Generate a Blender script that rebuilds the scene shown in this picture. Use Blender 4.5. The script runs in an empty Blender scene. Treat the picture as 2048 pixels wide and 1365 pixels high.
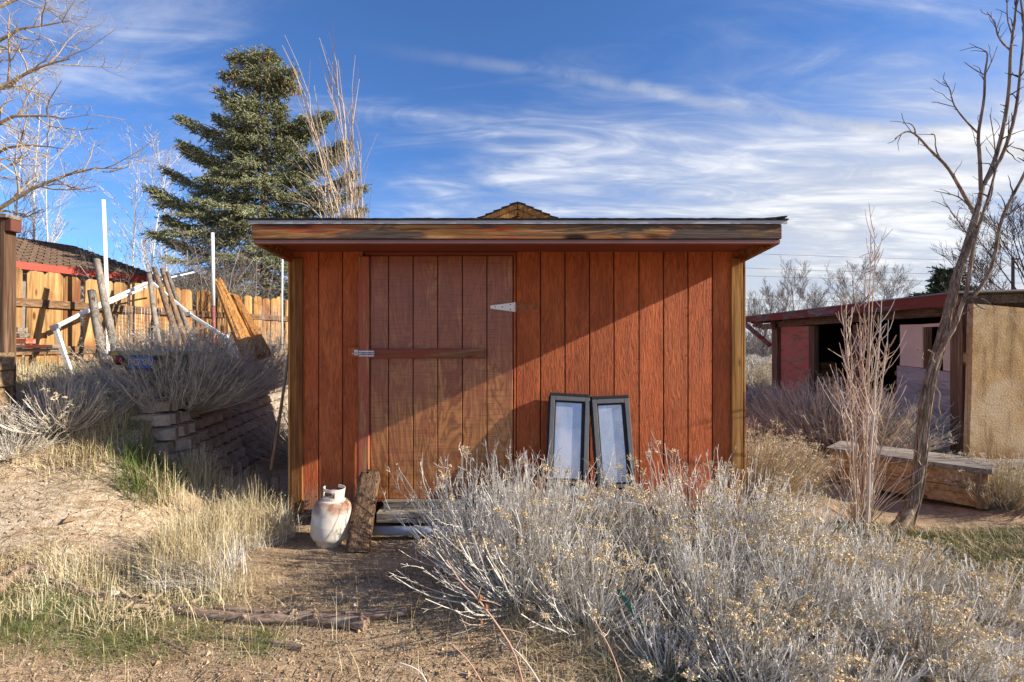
import bpy, bmesh, math, random
import numpy as np
from mathutils import Vector, Matrix
R_ = math.radians
random.seed(7)
sc = bpy.context.scene
COL = sc.collection

# ------------------------------------------------------------ camera, sky, sun, exposure
CAMZ = 1.55
F = 1000.0                                   # focal length in pixels of a 2048 px wide frame
cam_d = bpy.data.cameras.new('camera'); cam = bpy.data.objects.new('camera', cam_d); COL.objects.link(cam)
cam_d.sensor_width = 36.0; cam_d.lens = F / 2048 * 36
cam.location = (0, 0, CAMZ); cam.rotation_euler = (R_(90), 0, 0)
cam_d.clip_start = 0.05; cam_d.clip_end = 3000
sc.camera = cam

SUN = Vector((1.0, -0.150, 0.475)).normalized()
sun_elev = math.asin(SUN.z); sun_az = math.atan2(SUN.x, SUN.y)
sd = bpy.data.lights.new('sun', 'SUN'); so = bpy.data.objects.new('sun', sd); COL.objects.link(so)
sd.energy = 5.0; sd.angle = R_(0.5); sd.color = (1.0, 0.90, 0.76)
so.rotation_euler = SUN.to_track_quat('Z', 'Y').to_euler(); so.location = (20, -3, 12)

world = bpy.data.worlds.new('World'); sc.world = world; world.use_nodes = True
wn = world.node_tree; wn.nodes.clear()

class NT:
    """small wrapper to write node graphs briefly"""
    def __init__(s, nt): s.nt = nt
    def n(s, t, **kw):
        nd = s.nt.nodes.new(t)
        for k, v in kw.items(): setattr(nd, k, v)
        return nd
    def put(s, sock, v):
        if hasattr(v, 'is_output') or isinstance(v, bpy.types.NodeSocket): s.nt.links.new(v, sock)
        elif v is not None: sock.default_value = v
    def math(s, op, a, b=None, c=None, clamp=False):
        m = s.n('ShaderNodeMath', operation=op, use_clamp=clamp)
        s.put(m.inputs[0], a)
        if b is not None: s.put(m.inputs[1], b)
        if c is not None: s.put(m.inputs[2], c)
        return m.outputs[0]
    def vmath(s, op, a, b=None):
        m = s.n('ShaderNodeVectorMath', operation=op)
        s.put(m.inputs[0], a)
        if b is not None: s.put(m.inputs[1], b)
        return m.outputs[0]
    def noise(s, vec, scale, detail=4, rough=0.55, dist=0.0, dims='3D', w=None):
        m = s.n('ShaderNodeTexNoise', noise_dimensions=dims)
        if vec is not None: s.put(m.inputs['Vector'], vec)
        m.inputs['Scale'].default_value = scale; m.inputs['Detail'].default_value = detail
        m.inputs['Roughness'].default_value = rough; m.inputs['Distortion'].default_value = dist
        if w is not None: s.put(m.inputs['W'], w)
        return m.outputs['Fac']
    def voro(s, vec, scale, feature='F1', out='Distance', rand=1.0):
        m = s.n('ShaderNodeTexVoronoi', feature=feature)
        s.put(m.inputs['Vector'], vec); m.inputs['Scale'].default_value = scale
        m.inputs['Randomness'].default_value = rand
        return m.outputs[out]
    def ramp(s, fac, stops, interp='LINEAR'):
        m = s.n('ShaderNodeValToRGB'); cr = m.color_ramp; cr.interpolation = interp
        while len(cr.elements) < len(stops): cr.elements.new(0.5)
        for e, (p, c) in zip(cr.elements, stops):
            e.position = p
            if not hasattr(c, '__len__'): c = (c, c, c)
            e.color = (c[0], c[1], c[2], 1)
        s.put(m.inputs[0], fac)
        return m.outputs[0]
    def smooth(s, v, a, b):
        m = s.n('ShaderNodeMapRange', interpolation_type='SMOOTHSTEP')
        s.put(m.inputs[0], v); m.inputs[1].default_value = a; m.inputs[2].default_value = b
        m.inputs[3].default_value = 0; m.inputs[4].default_value = 1
        return m.outputs[0]
    def mix(s, f, a, b, mode='MIX'):
        m = s.n('ShaderNodeMix', data_type='RGBA', blend_type=mode)
        s.put(m.inputs[0], f)
        for k, v in ((6, a), (7, b)):
            if hasattr(v, '__len__') and not isinstance(v, bpy.types.NodeSocket): v = (v[0], v[1], v[2], 1)
            s.put(m.inputs[k], v)
        return m.outputs[2]
    def mapping(s, vec, scale=(1, 1, 1), rot=(0, 0, 0), loc=(0, 0, 0)):
        m = s.n('ShaderNodeMapping'); s.put(m.inputs[0], vec)
        m.inputs['Scale'].default_value = scale; m.inputs['Rotation'].default_value = rot; m.inputs['Location'].default_value = loc
        return m.outputs[0]
    def bump(s, h, strength=0.5, dist=0.01, normal=None):
        m = s.n('ShaderNodeBump'); m.inputs['Strength'].default_value = strength; m.inputs['Distance'].default_value = dist
        s.put(m.inputs['Height'], h)
        if normal is not None: s.put(m.inputs['Normal'], normal)
        return m.outputs[0]

w = NT(wn)
sky = w.n('ShaderNodeTexSky', sky_type='NISHITA'); sky.sun_disc = False
sky.sun_elevation = sun_elev; sky.sun_rotation = sun_az
sky.altitude = 1500; sky.air_density = 1.0; sky.dust_density = 0.35; sky.ozone_density = 4.0
tc = w.n('ShaderNodeTexCoord')
dirv = tc.outputs['Generated']
sep = w.n('ShaderNodeSeparateXYZ'); w.put(sep.inputs[0], dirv)
zz = w.math('ADD', w.math('MAXIMUM', sep.outputs[2], 0.0), 0.16)
u = w.math('DIVIDE', sep.outputs[0], zz); v = w.math('DIVIDE', sep.outputs[1], zz)
cmb = w.n('ShaderNodeCombineXYZ'); w.put(cmb.inputs[0], u); w.put(cmb.inputs[1], v)
uv = cmb.outputs[0]
# wispy cirrus: streaked noise, broken up by a larger noise
st1 = w.noise(w.mapping(uv, (0.75, 1.9, 1), (0, 0, R_(24)), (3.2, 1.7, 0)), 0.95, 9, 0.58, 1.0)
st2 = w.noise(w.mapping(uv, (1.3, 3.4, 1), (0, 0, R_(-22)), (1.0, 7.7, 4)), 1.6, 9, 0.60, 1.5)
big = w.noise(w.mapping(uv, (0.8, 1.0, 1), (0, 0, 0), (5.3, 2.2, 0)), 0.55, 3, 0.5, 0.4)
side = w.smooth(w.math('ADD', w.math('MULTIPLY', sep.outputs[0], 1.0), w.math('MULTIPLY', sep.outputs[2], -0.9)), -0.80, 0.42)
low = w.smooth(sep.outputs[2], 0.50, 0.04)
dens = w.math('ADD', w.math('MULTIPLY', st1, 0.75), w.math('MULTIPLY', st2, 0.42))
dens = w.math('ADD', dens, w.math('MULTIPLY', big, 0.55))
dens = w.math('ADD', dens, w.math('MULTIPLY', w.math('MULTIPLY', side, low), 0.50))
dens = w.math('ADD', dens, w.math('MULTIPLY', side, 0.10))
cl = w.smooth(dens, 0.78, 1.42)
# an old, spread out contrail: a soft band along a great circle
cn = Vector((-.174, 1, .5725)).cross(Vector((.676, 1, .4325))).normalized()
cd = w.n('ShaderNodeVectorMath', operation='DOT_PRODUCT'); w.put(cd.inputs[0], dirv); cd.inputs[1].default_value = cn
wob = w.math('MULTIPLY', w.math('SUBTRACT', w.noise(dirv, 5.0, 4, 0.5), 0.5), 0.030)
band = w.smooth(w.math('ABSOLUTE', w.math('ADD', cd.outputs['Value'], wob)), 0.016, 0.0)
band = w.math('MULTIPLY', band, w.smooth(w.noise(dirv, 9.0, 6, 0.65, 0.5), 0.30, 0.60))
band = w.math('MULTIPLY', band, w.math('MULTIPLY', w.smooth(sep.outputs[0], -0.30, 0.15), w.smooth(sep.outputs[1], 0.1, 0.6)))
cl = w.math('ADD', cl, w.math('MULTIPLY', band, 0.34))
skyc = w.mix(1.0, sky.outputs[0], (0.58, 0.77, 1.0), 'MULTIPLY')
wisp = w.smooth(w.math('ADD', st1, w.math('MULTIPLY', st2, 0.6)), 0.72, 1.05)
cloud_col = w.mix(wisp, (3.3, 3.42, 3.65), (5.6, 5.55, 5.5))
skyc = w.mix(w.math('MULTIPLY', cl, 0.93, None, True), skyc, cloud_col)
bg = w.n('ShaderNodeBackground'); w.put(bg.inputs[0], skyc); bg.inputs[1].default_value = 0.115
wo = w.n('ShaderNodeOutputWorld'); wn.links.new(bg.outputs[0], wo.inputs[0])

vs = sc.view_settings
vs.view_transform = 'Standard'; vs.look = 'None'; vs.gamma = 1.0; vs.use_curve_mapping = False; vs.exposure = 0.85
sc.render.engine = 'CYCLES'
sc.cycles.max_bounces = 6

# ------------------------------------------------------------ small helpers
def P(px, py, d):
    return np.array([(px - 1024) / F * d, d, CAMZ - (py - 682.5) / F * d])

def sm(t):
    t = np.clip(t, 0, 1); return t * t * (3 - 2 * t)

def fnoise(x, y, s=1.0, seed=0):
    """cheap smooth noise from sines"""
    r = np.random.RandomState(seed); o = 0
    for k in range(6):
        a = r.uniform(0, 6.28); f = s * r.uniform(0.6, 1.8); ph = r.uniform(0, 6.28)
        o = o + np.sin((x * math.cos(a) + y * math.sin(a)) * f + ph)
    return o / 6

def x_edge(y):
    return -3.05 - 0.16 * (y - 4.5)

def H(x, y):
    x = np.asarray(x, float); y = np.asarray(y, float)
    t = sm((y - 3.9) / 0.65)
    edge = -2.15 * (1 - t) + x_edge(y) * t - 0.10 * t
    wdt = 1.25 * (1 - t) + 0.10 * t
    back = sm((y - 8.3) / 2.0)
    edge = edge + back * 3.2; wdt = wdt + back * 1.5
    lat = sm((edge - x) / wdt)
    rise = 0.82 + 0.38 * sm((x_edge(y) - x) / 1.7)
    h = rise * sm((y - 2.9) / 1.75) * lat
    h = np.maximum(h, 0.42 * sm((5.7 - y) / 1.3) * sm((-2.15 - x) / 0.9) * sm((y - 3.3) / 0.9))
    h = h + 0.10 * sm((-x - 1.5) / 2.5) * sm((4.2 - y) / 1.5)
    h = h + 0.035 * fnoise(x, y, 1.3, 1) + 0.014 * fnoise(x, y, 5, 2) + 0.006 * fnoise(x, y, 14, 3)
    h = h - 0.09 * np.exp(-(((x - 3.9) / 0.9) ** 2 + ((y - 4.9) / 0.9) ** 2))
    far = sm((np.hypot(x, y) - 14) / 30)
    h = h * (1 - far * 0.6) + far * 0.5 * fnoise(x, y, 0.09, 5)
    hill = np.exp(-((x + 125) / 80) ** 2) * sm((y - 40) / 80) * 20.5
    h = h + hill + far * 0.25
    return h

def Hf(x, y): return float(H(x, y))

class MB:
    def __init__(s): s.V = []; s.Fc = []; s.n = 0
    def add(s, v, f, mi=0):
        v = np.asarray(v, float).reshape(-1, 3); f = np.asarray(f, int)
        s.V.append(v); s.Fc.append((f + s.n, mi)); s.n += len(v); return s
    def beam(s, p0, p1, wd, th, hint=(0, 1, 0), ch=0.004, mi=0):
        """bevelled bar from p0 to p1; wd across (perpendicular to hint), th along hint"""
        p0 = Vector(p0); p1 = Vector(p1); L = (p1 - p0).length; z = (p1 - p0).normalized()
        h = Vector(hint); x = h.cross(z)
        if x.length < 1e-4: x = Vector((1, 0, 0)).cross(z)
        x.normalize(); y = z.cross(x)
        v, f = cbox(wd, th, L, ch)
        M = np.array([[x.x, y.x, z.x], [x.y, y.y, z.y], [x.z, y.z, z.z]])
        c = np.array((p0 + p1) / 2)
        for ff in f: s.add(v @ M.T + c, ff, mi) if False else None
        s.addp(v @ M.T + c, f, mi); return s
    def addp(s, v, polys, mi=0):
        base = s.n; s.V.append(np.asarray(v, float)); s.n += len(v)
        d = {}
        for p in polys: d.setdefault(len(p), []).append(p)
        for k, pl in d.items(): s.Fc.append((np.array(pl) + base, mi))
        return s
    def box(s, x0, x1, y0, y1, z0, z1, ch=0.004, mi=0):
        v, f = cbox(abs(x1 - x0), abs(y1 - y0), abs(z1 - z0), ch)
        s.addp(v + np.array([(x0 + x1) / 2, (y0 + y1) / 2, (z0 + z1) / 2]), f, mi); return s
    def tube(s, pts, rad, sides=8, mi=0, caps=True, rough=0.0, seed=0):
        pts = np.asarray(pts, float); K = len(pts)
        rad = np.full(K, rad) if np.isscalar(rad) else np.asarray(rad, float)
        v, f = tubes(pts[None], rad[None], sides)
        if rough:
            r = np.random.RandomState(seed)
            c = np.repeat(pts, sides, 0)
            v = c + (v - c) * (1 + rough * r.uniform(-1, 1, (len(v), 1)))
        s.add(v, f, mi)
        if caps:
            s.n -= len(v); s.V.pop(); base = s.n; s.V.append(v); s.n += len(v)
            s.Fc.append((np.array([list(range(base, base + sides))[::-1]]), mi))
            s.Fc.append((np.array([list(range(base + (K - 1) * sides, base + K * sides))]), mi))
        return s
    def mesh(s, name, mats, base=(0, 0, 0), smooth=False):
        me = bpy.data.meshes.new(name)
        V = np.concatenate(s.V) - np.array(base, float)
        loops = []; starts = []; tot = []; mi = []; c = 0
        for f, m in s.Fc:
            k = f.shape[1]; n = len(f); loops.append(f.ravel())
            starts.append(c + np.arange(n) * k); tot.append(np.full(n, k)); mi.append(np.full(n, m)); c += n * k
        loops = np.concatenate(loops); starts = np.concatenate(starts); mi = np.concatenate(mi)
        me.vertices.add(len(V)); me.vertices.foreach_set('co', V.astype(np.float32).ravel())
        me.loops.add(len(loops)); me.loops.foreach_set('vertex_index', loops.astype(np.int32))
        me.polygons.add(len(starts)); me.polygons.foreach_set('loop_start', starts.astype(np.int32))
        me.polygons.foreach_set('material_index', mi.astype(np.int32))
        if smooth: me.polygons.foreach_set('use_smooth', np.ones(len(starts), bool))
        else: me.polygons.foreach_set('use_smooth', np.zeros(len(starts), bool))
        me.update(calc_edges=True); me.validate()
        for m in (mats if isinstance(mats, (list, tuple)) else [mats]): me.materials.append(m)
        return me
    def build(s, name, mats, parent=None, base=None, smooth=False):
        """verts are world coordinates; base is the origin (the parent's, for a part)"""
        if base is None: base = parent['_base'] if parent is not None else (0, 0, 0)
        o = bpy.data.objects.new(name, s.mesh(name, mats, base, smooth)); COL.objects.link(o)
        if parent is not None: o.parent = parent; o['_base'] = base
        else: o.location = base; o['_base'] = base
        return o

_cb = {}
def cbox(a, b, c, ch):
    ch = min(ch, a / 3, b / 3, c / 3)
    bm = bmesh.new(); bmesh.ops.create_cube(bm, size=1.0)
    bmesh.ops.scale(bm, vec=(a, b, c), verts=bm.verts)
    if ch > 0: bmesh.ops.bevel(bm, geom=list(bm.edges), offset=ch, segments=1, affect='EDGES', profile=0.5)
    bm.verts.ensure_lookup_table(); bm.verts.index_update()
    v = np.array([x.co[:] for x in bm.verts]); f = [[q.index for q in fc.verts] for fc in bm.faces]
    bm.free(); return v, f

def tubes(Pt, R, sides=3):
    N, K, _ = Pt.shape
    T = np.gradient(Pt, axis=1); T /= np.linalg.norm(T, axis=2, keepdims=True) + 1e-9
    Tm = T.mean(1); ref = np.where(np.abs(Tm[:, 2:3]) < 0.8 * np.linalg.norm(Tm, axis=1, keepdims=True), np.array([[0, 0, 1.0]]), np.array([[1.0, 0, 0]]))
    A = np.cross(T, ref[:, None, :]); A /= np.linalg.norm(A, axis=2, keepdims=True) + 1e-9
    B = np.cross(T, A)
    an = np.arange(sides) * 2 * math.pi / sides
    V = Pt[:, :, None, :] + R[:, :, None, None] * (np.cos(an)[None, None, :, None] * A[:, :, None, :] + np.sin(an)[None, None, :, None] * B[:, :, None, :])
    idx = np.arange(N * K * sides).reshape(N, K, sides)
    a = idx[:, :-1, :]; b = np.roll(idx, -1, 2)[:, :-1, :]; c = np.roll(idx, -1, 2)[:, 1:, :]; d = idx[:, 1:, :]
    return V.reshape(-1, 3), np.stack([a, b, c, d], -1).reshape(-1, 4)

def tag(o, label=None, cat=None, group=None, kind=None):
    if label: o['label'] = label
    if cat: o['category'] = cat
    if group: o['group'] = group
    if kind: o['kind'] = kind
    return o

def thing(name, label, cat, loc, group=None):
    o = bpy.data.objects.new(name, None); COL.objects.link(o); o.location = loc; o.empty_display_size = 0.1
    o['_base'] = tuple(float(q) for q in loc)
    return tag(o, label, cat, group)

# ------------------------------------------------------------ materials
def mat(name, rough=0.8, spec=0.3):
    m = bpy.data.materials.new(name); m.use_nodes = True
    n = NT(m.node_tree); b = m.node_tree.nodes['Principled BSDF']
    b.inputs['Roughness'].default_value = rough; b.inputs['Specular IOR Level'].default_value = spec
    return m, n, b

def coords(n, world=False, rnd=True):
    t = n.n('ShaderNodeTexCoord'); c = t.outputs['Object']
    if rnd:
        oi = n.n('ShaderNodeObjectInfo')
        mlt = n.math('MULTIPLY', oi.outputs['Random'], 31.7)
        cb = n.n('ShaderNodeCombineXYZ')
        for k in range(3): n.put(cb.inputs[k], mlt)
        c = n.vmath('ADD', c, cb.outputs[0])
    return c

def wood(name, cols, axis='Z', grain=22, along=1.2, bump=0.5, knots=0.0, paint=None, paint_amt=0.5, crack=0.25, rough=0.85, fine=120, patch=3.0, var=0.25):
    m, n, b = mat(name, rough, 0.15)
    c = coords(n)
    sx = {'X': (along, grain, grain), 'Y': (grain, along, grain), 'Z': (grain, grain, along)}[axis]
    sf = {'X': (4, fine, fine), 'Y': (fine, 4, fine), 'Z': (fine, fine, 4)}[axis]
    g = n.noise(n.mapping(c, sx), 1.0, 5, 0.6, 1.2)
    fg = n.noise(n.mapping(c, sf), 1.0, 3, 0.6, 0.3)
    col = n.ramp(g, [(0.28, cols[0]), (0.5, cols[1]), (0.72, cols[2])])
    if len(cols) > 3:
        col = n.mix(n.smooth(n.noise(c, patch * 0.7, 4, 0.6, 0.5), 0.48, 0.68), col, cols[3])
    col = n.mix(0.55, col, n.ramp(fg, [(0.3, 0.45), (0.6, 1.15)]), 'MULTIPLY')
    if knots > 0:
        ks = {'X': (1.1, 3.2, 3.2), 'Y': (3.2, 1.1, 3.2), 'Z': (3.2, 3.2, 1.1)}[axis]
        kv = n.voro(n.mapping(c, ks), 2.2)
        kd = n.smooth(kv, 0.16, 0.06)
        col = n.mix(n.math('MULTIPLY', kd, knots), col, (0.06, 0.025, 0.012))
    ck = n.smooth(n.noise(n.mapping(c, tuple(q * 1.7 for q in sx)), 1.0, 3, 0.5, 0.6), 0.37, 0.31)
    col = n.mix(n.math('MULTIPLY', ck, crack), col, (0.02, 0.015, 0.012))
    if paint is not None:
        pf = n.noise(n.mapping(c, {'X': (patch * .35, patch * 2, patch * 2), 'Y': (patch * 2, patch * .35, patch * 2), 'Z': (patch * 2, patch * 2, patch * .35)}[axis]), 1.0, 8, 0.72, 0.6)
        col = n.mix(n.smooth(pf, 0.62 - 0.3 * paint_amt, 0.70 - 0.3 * paint_amt), paint, col)
    oi = n.n('ShaderNodeObjectInfo')
    col = n.mix(1.0, col, n.ramp(oi.outputs['Random'], [(0, 1 - var), (1, 1 + var)]), 'MULTIPLY')
    n.put(b.inputs['Base Color'], col)
    hgt = n.math('ADD', n.math('MULTIPLY', g, 0.6), n.math('MULTIPLY', fg, 0.8))
    hgt = n.math('SUBTRACT', hgt, n.math('MULTIPLY', ck, 0.8))
    n.put(b.inputs['Normal'], n.bump(hgt, bump, 0.006))
    return m

def plain(name, col, rough=0.6, spec=0.3, var=0.15, scale=8, metal=0, bump=0.0, dirt=None):
    m, n, b = mat(name, rough, spec)
    c = coords(n)
    f = n.noise(c, scale, 6, 0.6)
    cc = n.mix(1.0, col, n.ramp(f, [(0.25, 1 - var * 1.6), (0.75, 1 + var)]), 'MULTIPLY')
    if dirt is not None:
        d = n.noise(c, scale * 2.3, 7, 0.7, 0.5)
        cc = n.mix(n.smooth(d, dirt[1], dirt[1] + 0.15), cc, dirt[0])
    n.put(b.inputs['Base Color'], cc); b.inputs['Metallic'].default_value = metal
    if bump: n.put(b.inputs['Normal'], n.bump(f, bump, 0.01))
    return m

def stalk(name, stops, rough=0.8, trans=0.0, spec=0.2):
    """colour varies from stem to stem"""
    m, n, b = mat(name, rough, spec)
    g = n.n('ShaderNodeNewGeometry')
    t = n.n('ShaderNodeTexCoord')
    f = n.noise(t.outputs['Object'], 2.2, 3, 0.6)
    r = n.math('ADD', n.math('MULTIPLY', g.outputs['Random Per Island'], 0.75), n.math('MULTIPLY', n.math('SUBTRACT', f, 0.5), 1.1), clamp=False)
    r = n.math('ADD', r, 0.12, clamp=True)
    n.put(b.inputs['Base Color'], n.ramp(r, stops))
    return m

M = {}
def siding_mat():
    m, n, b = mat('painted rough sawn siding', 0.72, 0.28)
    c = coords(n)
    f1 = n.noise(n.mapping(c, (46, 46, 7)), 1.0, 5, 0.62, 1.6)        # short vertical chips of rough sawn ply
    f2 = n.noise(n.mapping(c, (170, 170, 14)), 1.0, 4, 0.6, 0.4)
    big = n.noise(n.mapping(c, (3, 3, 1.2)), 1.0, 5, 0.6, 0.4)
    col = n.ramp(big, [(0.3, (0.35, 0.080, 0.025)), (0.5, (0.46, 0.110, 0.033)), (0.72, (0.55, 0.150, 0.046))])
    col = n.mix(0.8, col, n.ramp(f1, [(0.32, 0.50), (0.62, 1.18)]), 'MULTIPLY')
    col = n.mix(n.math('MULTIPLY', n.smooth(f2, 0.38, 0.30), 0.6), col, (0.13, 0.035, 0.018))
    t0 = n.n('ShaderNodeTexCoord'); sp = n.n('ShaderNodeSeparateXYZ'); n.put(sp.inputs[0], t0.outputs['Object'])
    drip = n.noise(n.mapping(c, (22, 22, .8)), 1.0, 5, 0.6, 0.4)
    col = n.mix(n.math('MULTIPLY', n.smooth(drip, 0.56, 0.70), 0.40), col, (0.20, 0.06, 0.028))
    col = n.mix(n.math('MULTIPLY', n.smooth(n.noise(c, 4.5, 6, 0.7), 0.55, 0.72), 0.30), col, (0.52, 0.20, 0.09))
    mud = n.smooth(n.math('SUBTRACT', sp.outputs[2], n.math('MULTIPLY', f1, 0.22)), 0.30, 0.10)
    col = n.mix(n.math('MULTIPLY', mud, 0.6), col, (0.30, 0.20, 0.12))
    oi = n.n('ShaderNodeObjectInfo')
    col = n.mix(1.0, col, n.ramp(oi.outputs['Random'], [(0, 0.84), (1, 1.10)]), 'MULTIPLY')
    n.put(b.inputs['Base Color'], col)
    h = n.math('ADD', n.math('MULTIPLY', f1, 1.2), n.math('MULTIPLY', f2, 0.5))
    n.put(b.inputs['Normal'], n.bump(h, 0.9, 0.012))
    return m
M['siding'] = siding_mat()

def door_mat():
    m, n, b = mat('worn painted plywood', 0.36, 0.6)
    t = n.n('ShaderNodeTexCoord'); c = t.outputs['Object']
    # figure of rotary cut ply: contour bands of a tall stretched noise
    f = n.noise(n.mapping(c, (5.5, 5.5, 1.0)), 1.0, 4, 0.5, 1.1)
    band = n.math('ABSOLUTE', n.math('SINE', n.math('MULTIPLY', f, 34.0)))
    fine = n.noise(n.mapping(c, (90, 90, 5)), 1.0, 4, 0.6, 0.3)
    kerf = n.noise(n.mapping(c, (5, 5, 210)), 1.0, 2, 0.5)
    wear = n.noise(n.mapping(c, (5, 5, 1.9), loc=(2, 0, 1)), 1.0, 7, 0.66, 1.0)
    sp = n.n('ShaderNodeSeparateXYZ'); n.put(sp.inputs[0], c)
    lowz = n.smooth(sp.outputs[2], 1.75, 0.35)
    wearm = n.smooth(n.math('ADD', n.math('ADD', wear, n.math('MULTIPLY', band, 0.10)), n.math('MULTIPLY', lowz, 0.33)), 0.58, 0.84)
    paint = n.mix(band, (0.25, 0.060, 0.024), (0.36, 0.105, 0.042))
    paint = n.mix(n.smooth(fine, 0.35, 0.7), paint, (0.24, 0.075, 0.04))
    bare = n.mix(band, (0.22, 0.088, 0.026), (0.54, 0.235, 0.08))
    col = n.mix(n.math('MULTIPLY', wearm, 0.85), paint, bare)
    col = n.mix(0.4, col, n.ramp(fine, [(0.3, 0.6), (0.7, 1.25)]), 'MULTIPLY')
    pur = n.noise(n.mapping(c, (7, 7, 1.7), loc=(9, 3, 5)), 1.0, 6, 0.7, 0.8)
    col = n.mix(n.math('MULTIPLY', n.smooth(pur, 0.50, 0.62), 0.45), col, (0.38, 0.125, 0.06))
    kl = n.smooth(kerf, 0.46, 0.40); col = n.mix(n.math('MULTIPLY', kl, 0.45), col, (0.10, 0.045, 0.025))
    n.put(b.inputs['Base Color'], col)
    n.put(b.inputs['Normal'], n.bump(n.math('ADD', n.math('MULTIPLY', fine, 0.7), n.math('MULTIPLY', kerf, 0.6)), 0.35, 0.004))
    return m
M['door'] = door_mat()
M['fascia'] = wood('weathered stained fascia', [(0.045, 0.025, 0.014), (0.22, 0.085, 0.030), (0.40, 0.21, 0.085), (0.30, 0.07, 0.025)], 'X', 26, 0.9, 0.6, 0.9, crack=0.5, patch=2.2)
def fascia_front():
    m, n, b = mat('stained and peeling front fascia', .8, .2); t = n.n('ShaderNodeTexCoord'); c = t.outputs['Object']
    g = n.noise(n.mapping(c, (.9, 20, 20)), 1.0, 6, .62, 2.2); fg = n.noise(n.mapping(c, (5, 130, 130)), 1.0, 4, .6, .5)
    col = n.ramp(g, [(.3, (.12, .05, .02)), (.48, (.28, .13, .045)), (.62, (.42, .23, .09)), (.75, (.50, .32, .15))])
    rd = n.noise(n.mapping(c, (1.5, 14, 14), loc=(4, 1, 2)), 1.0, 6, .65, 1.2)
    col = n.mix(n.smooth(rd, .50, .60), col, (.40, .085, .03))
    sp = n.n('ShaderNodeSeparateXYZ'); n.put(sp.inputs[0], c)
    right = n.smooth(sp.outputs[0], .2, 1.7)
    bk = n.noise(n.mapping(c, (1.1, 9, 9), loc=(8, 3, 1)), 1.0, 6, .66, 1.5)
    bkm = n.smooth(n.math('ADD', bk, n.math('MULTIPLY', right, .16)), .50, .60)
    col = n.mix(n.math('MULTIPLY', bkm, .92), col, n.mix(fg, (.012, .010, .009), (.14, .12, .105)))
    kv = n.voro(n.mapping(c, (1.25, 2.2, 4.0), loc=(.3, .2, .1)), 1.5)
    col = n.mix(n.smooth(kv, .24, .10), col, (.02, .012, .008))
    col = n.mix(.5, col, n.ramp(fg, [(.3, .5), (.65, 1.2)]), 'MULTIPLY')
    n.put(b.inputs['Base Color'], col); n.put(b.inputs['Normal'], n.bump(n.math('ADD', g, fg), .7, .006)); return m
M['fascia_front'] = fascia_front()
M['trim'] = wood('weathered corner trim', [(0.13, 0.05, 0.016), (0.36, 0.18, 0.055), (0.56, 0.33, 0.115), (0.18, 0.06, 0.026)], 'Z', 24, 0.8, 0.5, 0.8, crack=0.5, patch=2)
M['trim_dark'] = wood('brown weathered corner trim', [(0.08, 0.03, 0.012), (0.21, 0.085, 0.028), (0.36, 0.17, 0.055), (0.12, 0.035, 0.016)], 'Z', 24, 0.8, 0.5, 0.8, crack=0.5, patch=2)
M['stile'] = wood('worn red door stile', [(0.16, 0.055, 0.032), (0.30, 0.12, 0.055), (0.42, 0.24, 0.11)], 'Z', 26, 0.9, 0.5, 0.6, paint=(0.30, 0.085, 0.055), paint_amt=0.5, crack=0.4)
M['rail'] = wood('worn red door rail', [(0.10, 0.045, 0.028), (0.24, 0.11, 0.06), (0.36, 0.20, 0.10)], 'X', 26, 0.9, 0.6, 0.6, paint=(0.27, 0.07, 0.045), paint_amt=0.45, crack=0.5)
M['mauve'] = plain('mauve painted board', (0.23, 0.115, 0.105), 0.6, var=0.2, scale=3)
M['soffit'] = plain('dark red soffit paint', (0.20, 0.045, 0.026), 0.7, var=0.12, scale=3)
M['gasket'] = plain('black gasket', (0.018, 0.02, 0.024), 0.6, 0.3)
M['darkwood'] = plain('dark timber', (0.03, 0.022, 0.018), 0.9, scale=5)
M['drip'] = plain('grey drip edge metal', (0.42, 0.44, 0.48), 0.45, 0.5, 0.15, 5)
M['felt'] = plain('black roofing felt', (0.025, 0.024, 0.024), 0.9, 0.2, 0.3, 30, bump=0.4)
M['white_metal'] = plain('white painted metal', (0.78, 0.78, 0.76), 0.4, 0.5, 0.06, 6, dirt=((0.35, 0.22, 0.14), 0.60))
M['steel'] = plain('galvanised steel', (0.55, 0.57, 0.6), 0.35, 0.5, 0.15, 30, metal=0.6)
M['grey_wood'] = wood('silvered old timber', [(0.10, 0.085, 0.07), (0.26, 0.225, 0.185), (0.40, 0.36, 0.31)], 'Z', 26, 1.0, 0.8, 0.4, crack=0.8)
M['grey_wood_x'] = wood('silvered old board', [(0.10, 0.085, 0.07), (0.25, 0.215, 0.175), (0.38, 0.34, 0.29)], 'X', 26, 1.0, 0.8, 0.4, crack=0.8)
M['brown_post'] = wood('weathered brown round post', [(0.11, 0.07, 0.045), (0.26, 0.18, 0.12), (0.38, 0.29, 0.21)], 'Z', 24, 1.0, 0.7, 0.4, crack=0.7)
M['rot'] = wood('dark split old plank', [(0.04, 0.025, 0.016), (0.16, 0.095, 0.055), (0.34, 0.23, 0.145)], 'Z', 42, 1.0, 1.0, 0.0, crack=1.0, fine=170, var=0)
M['fence'] = wood('cedar fence board', [(0.12, 0.06, 0.024), (0.37, 0.21, 0.082), (0.60, 0.40, 0.19), (0.19, 0.08, 0.035)], 'Z', 15, 0.8, 0.4, 0.9, crack=0.6, var=0.3, patch=2.2)
M['fence_rail'] = wood('brown fence rail', [(0.10, 0.055, 0.03), (0.22, 0.13, 0.07), (0.34, 0.22, 0.13)], 'Y', 24, 0.9, 0.5, 0.4, crack=0.6)
M['fiber'] = wood('fibrous split cedar log', [(0.22, 0.09, 0.03), (0.50, 0.25, 0.08), (0.66, 0.40, 0.17)], 'Z', 42, 0.8, 1.2, 0, crack=0.7)
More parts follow.
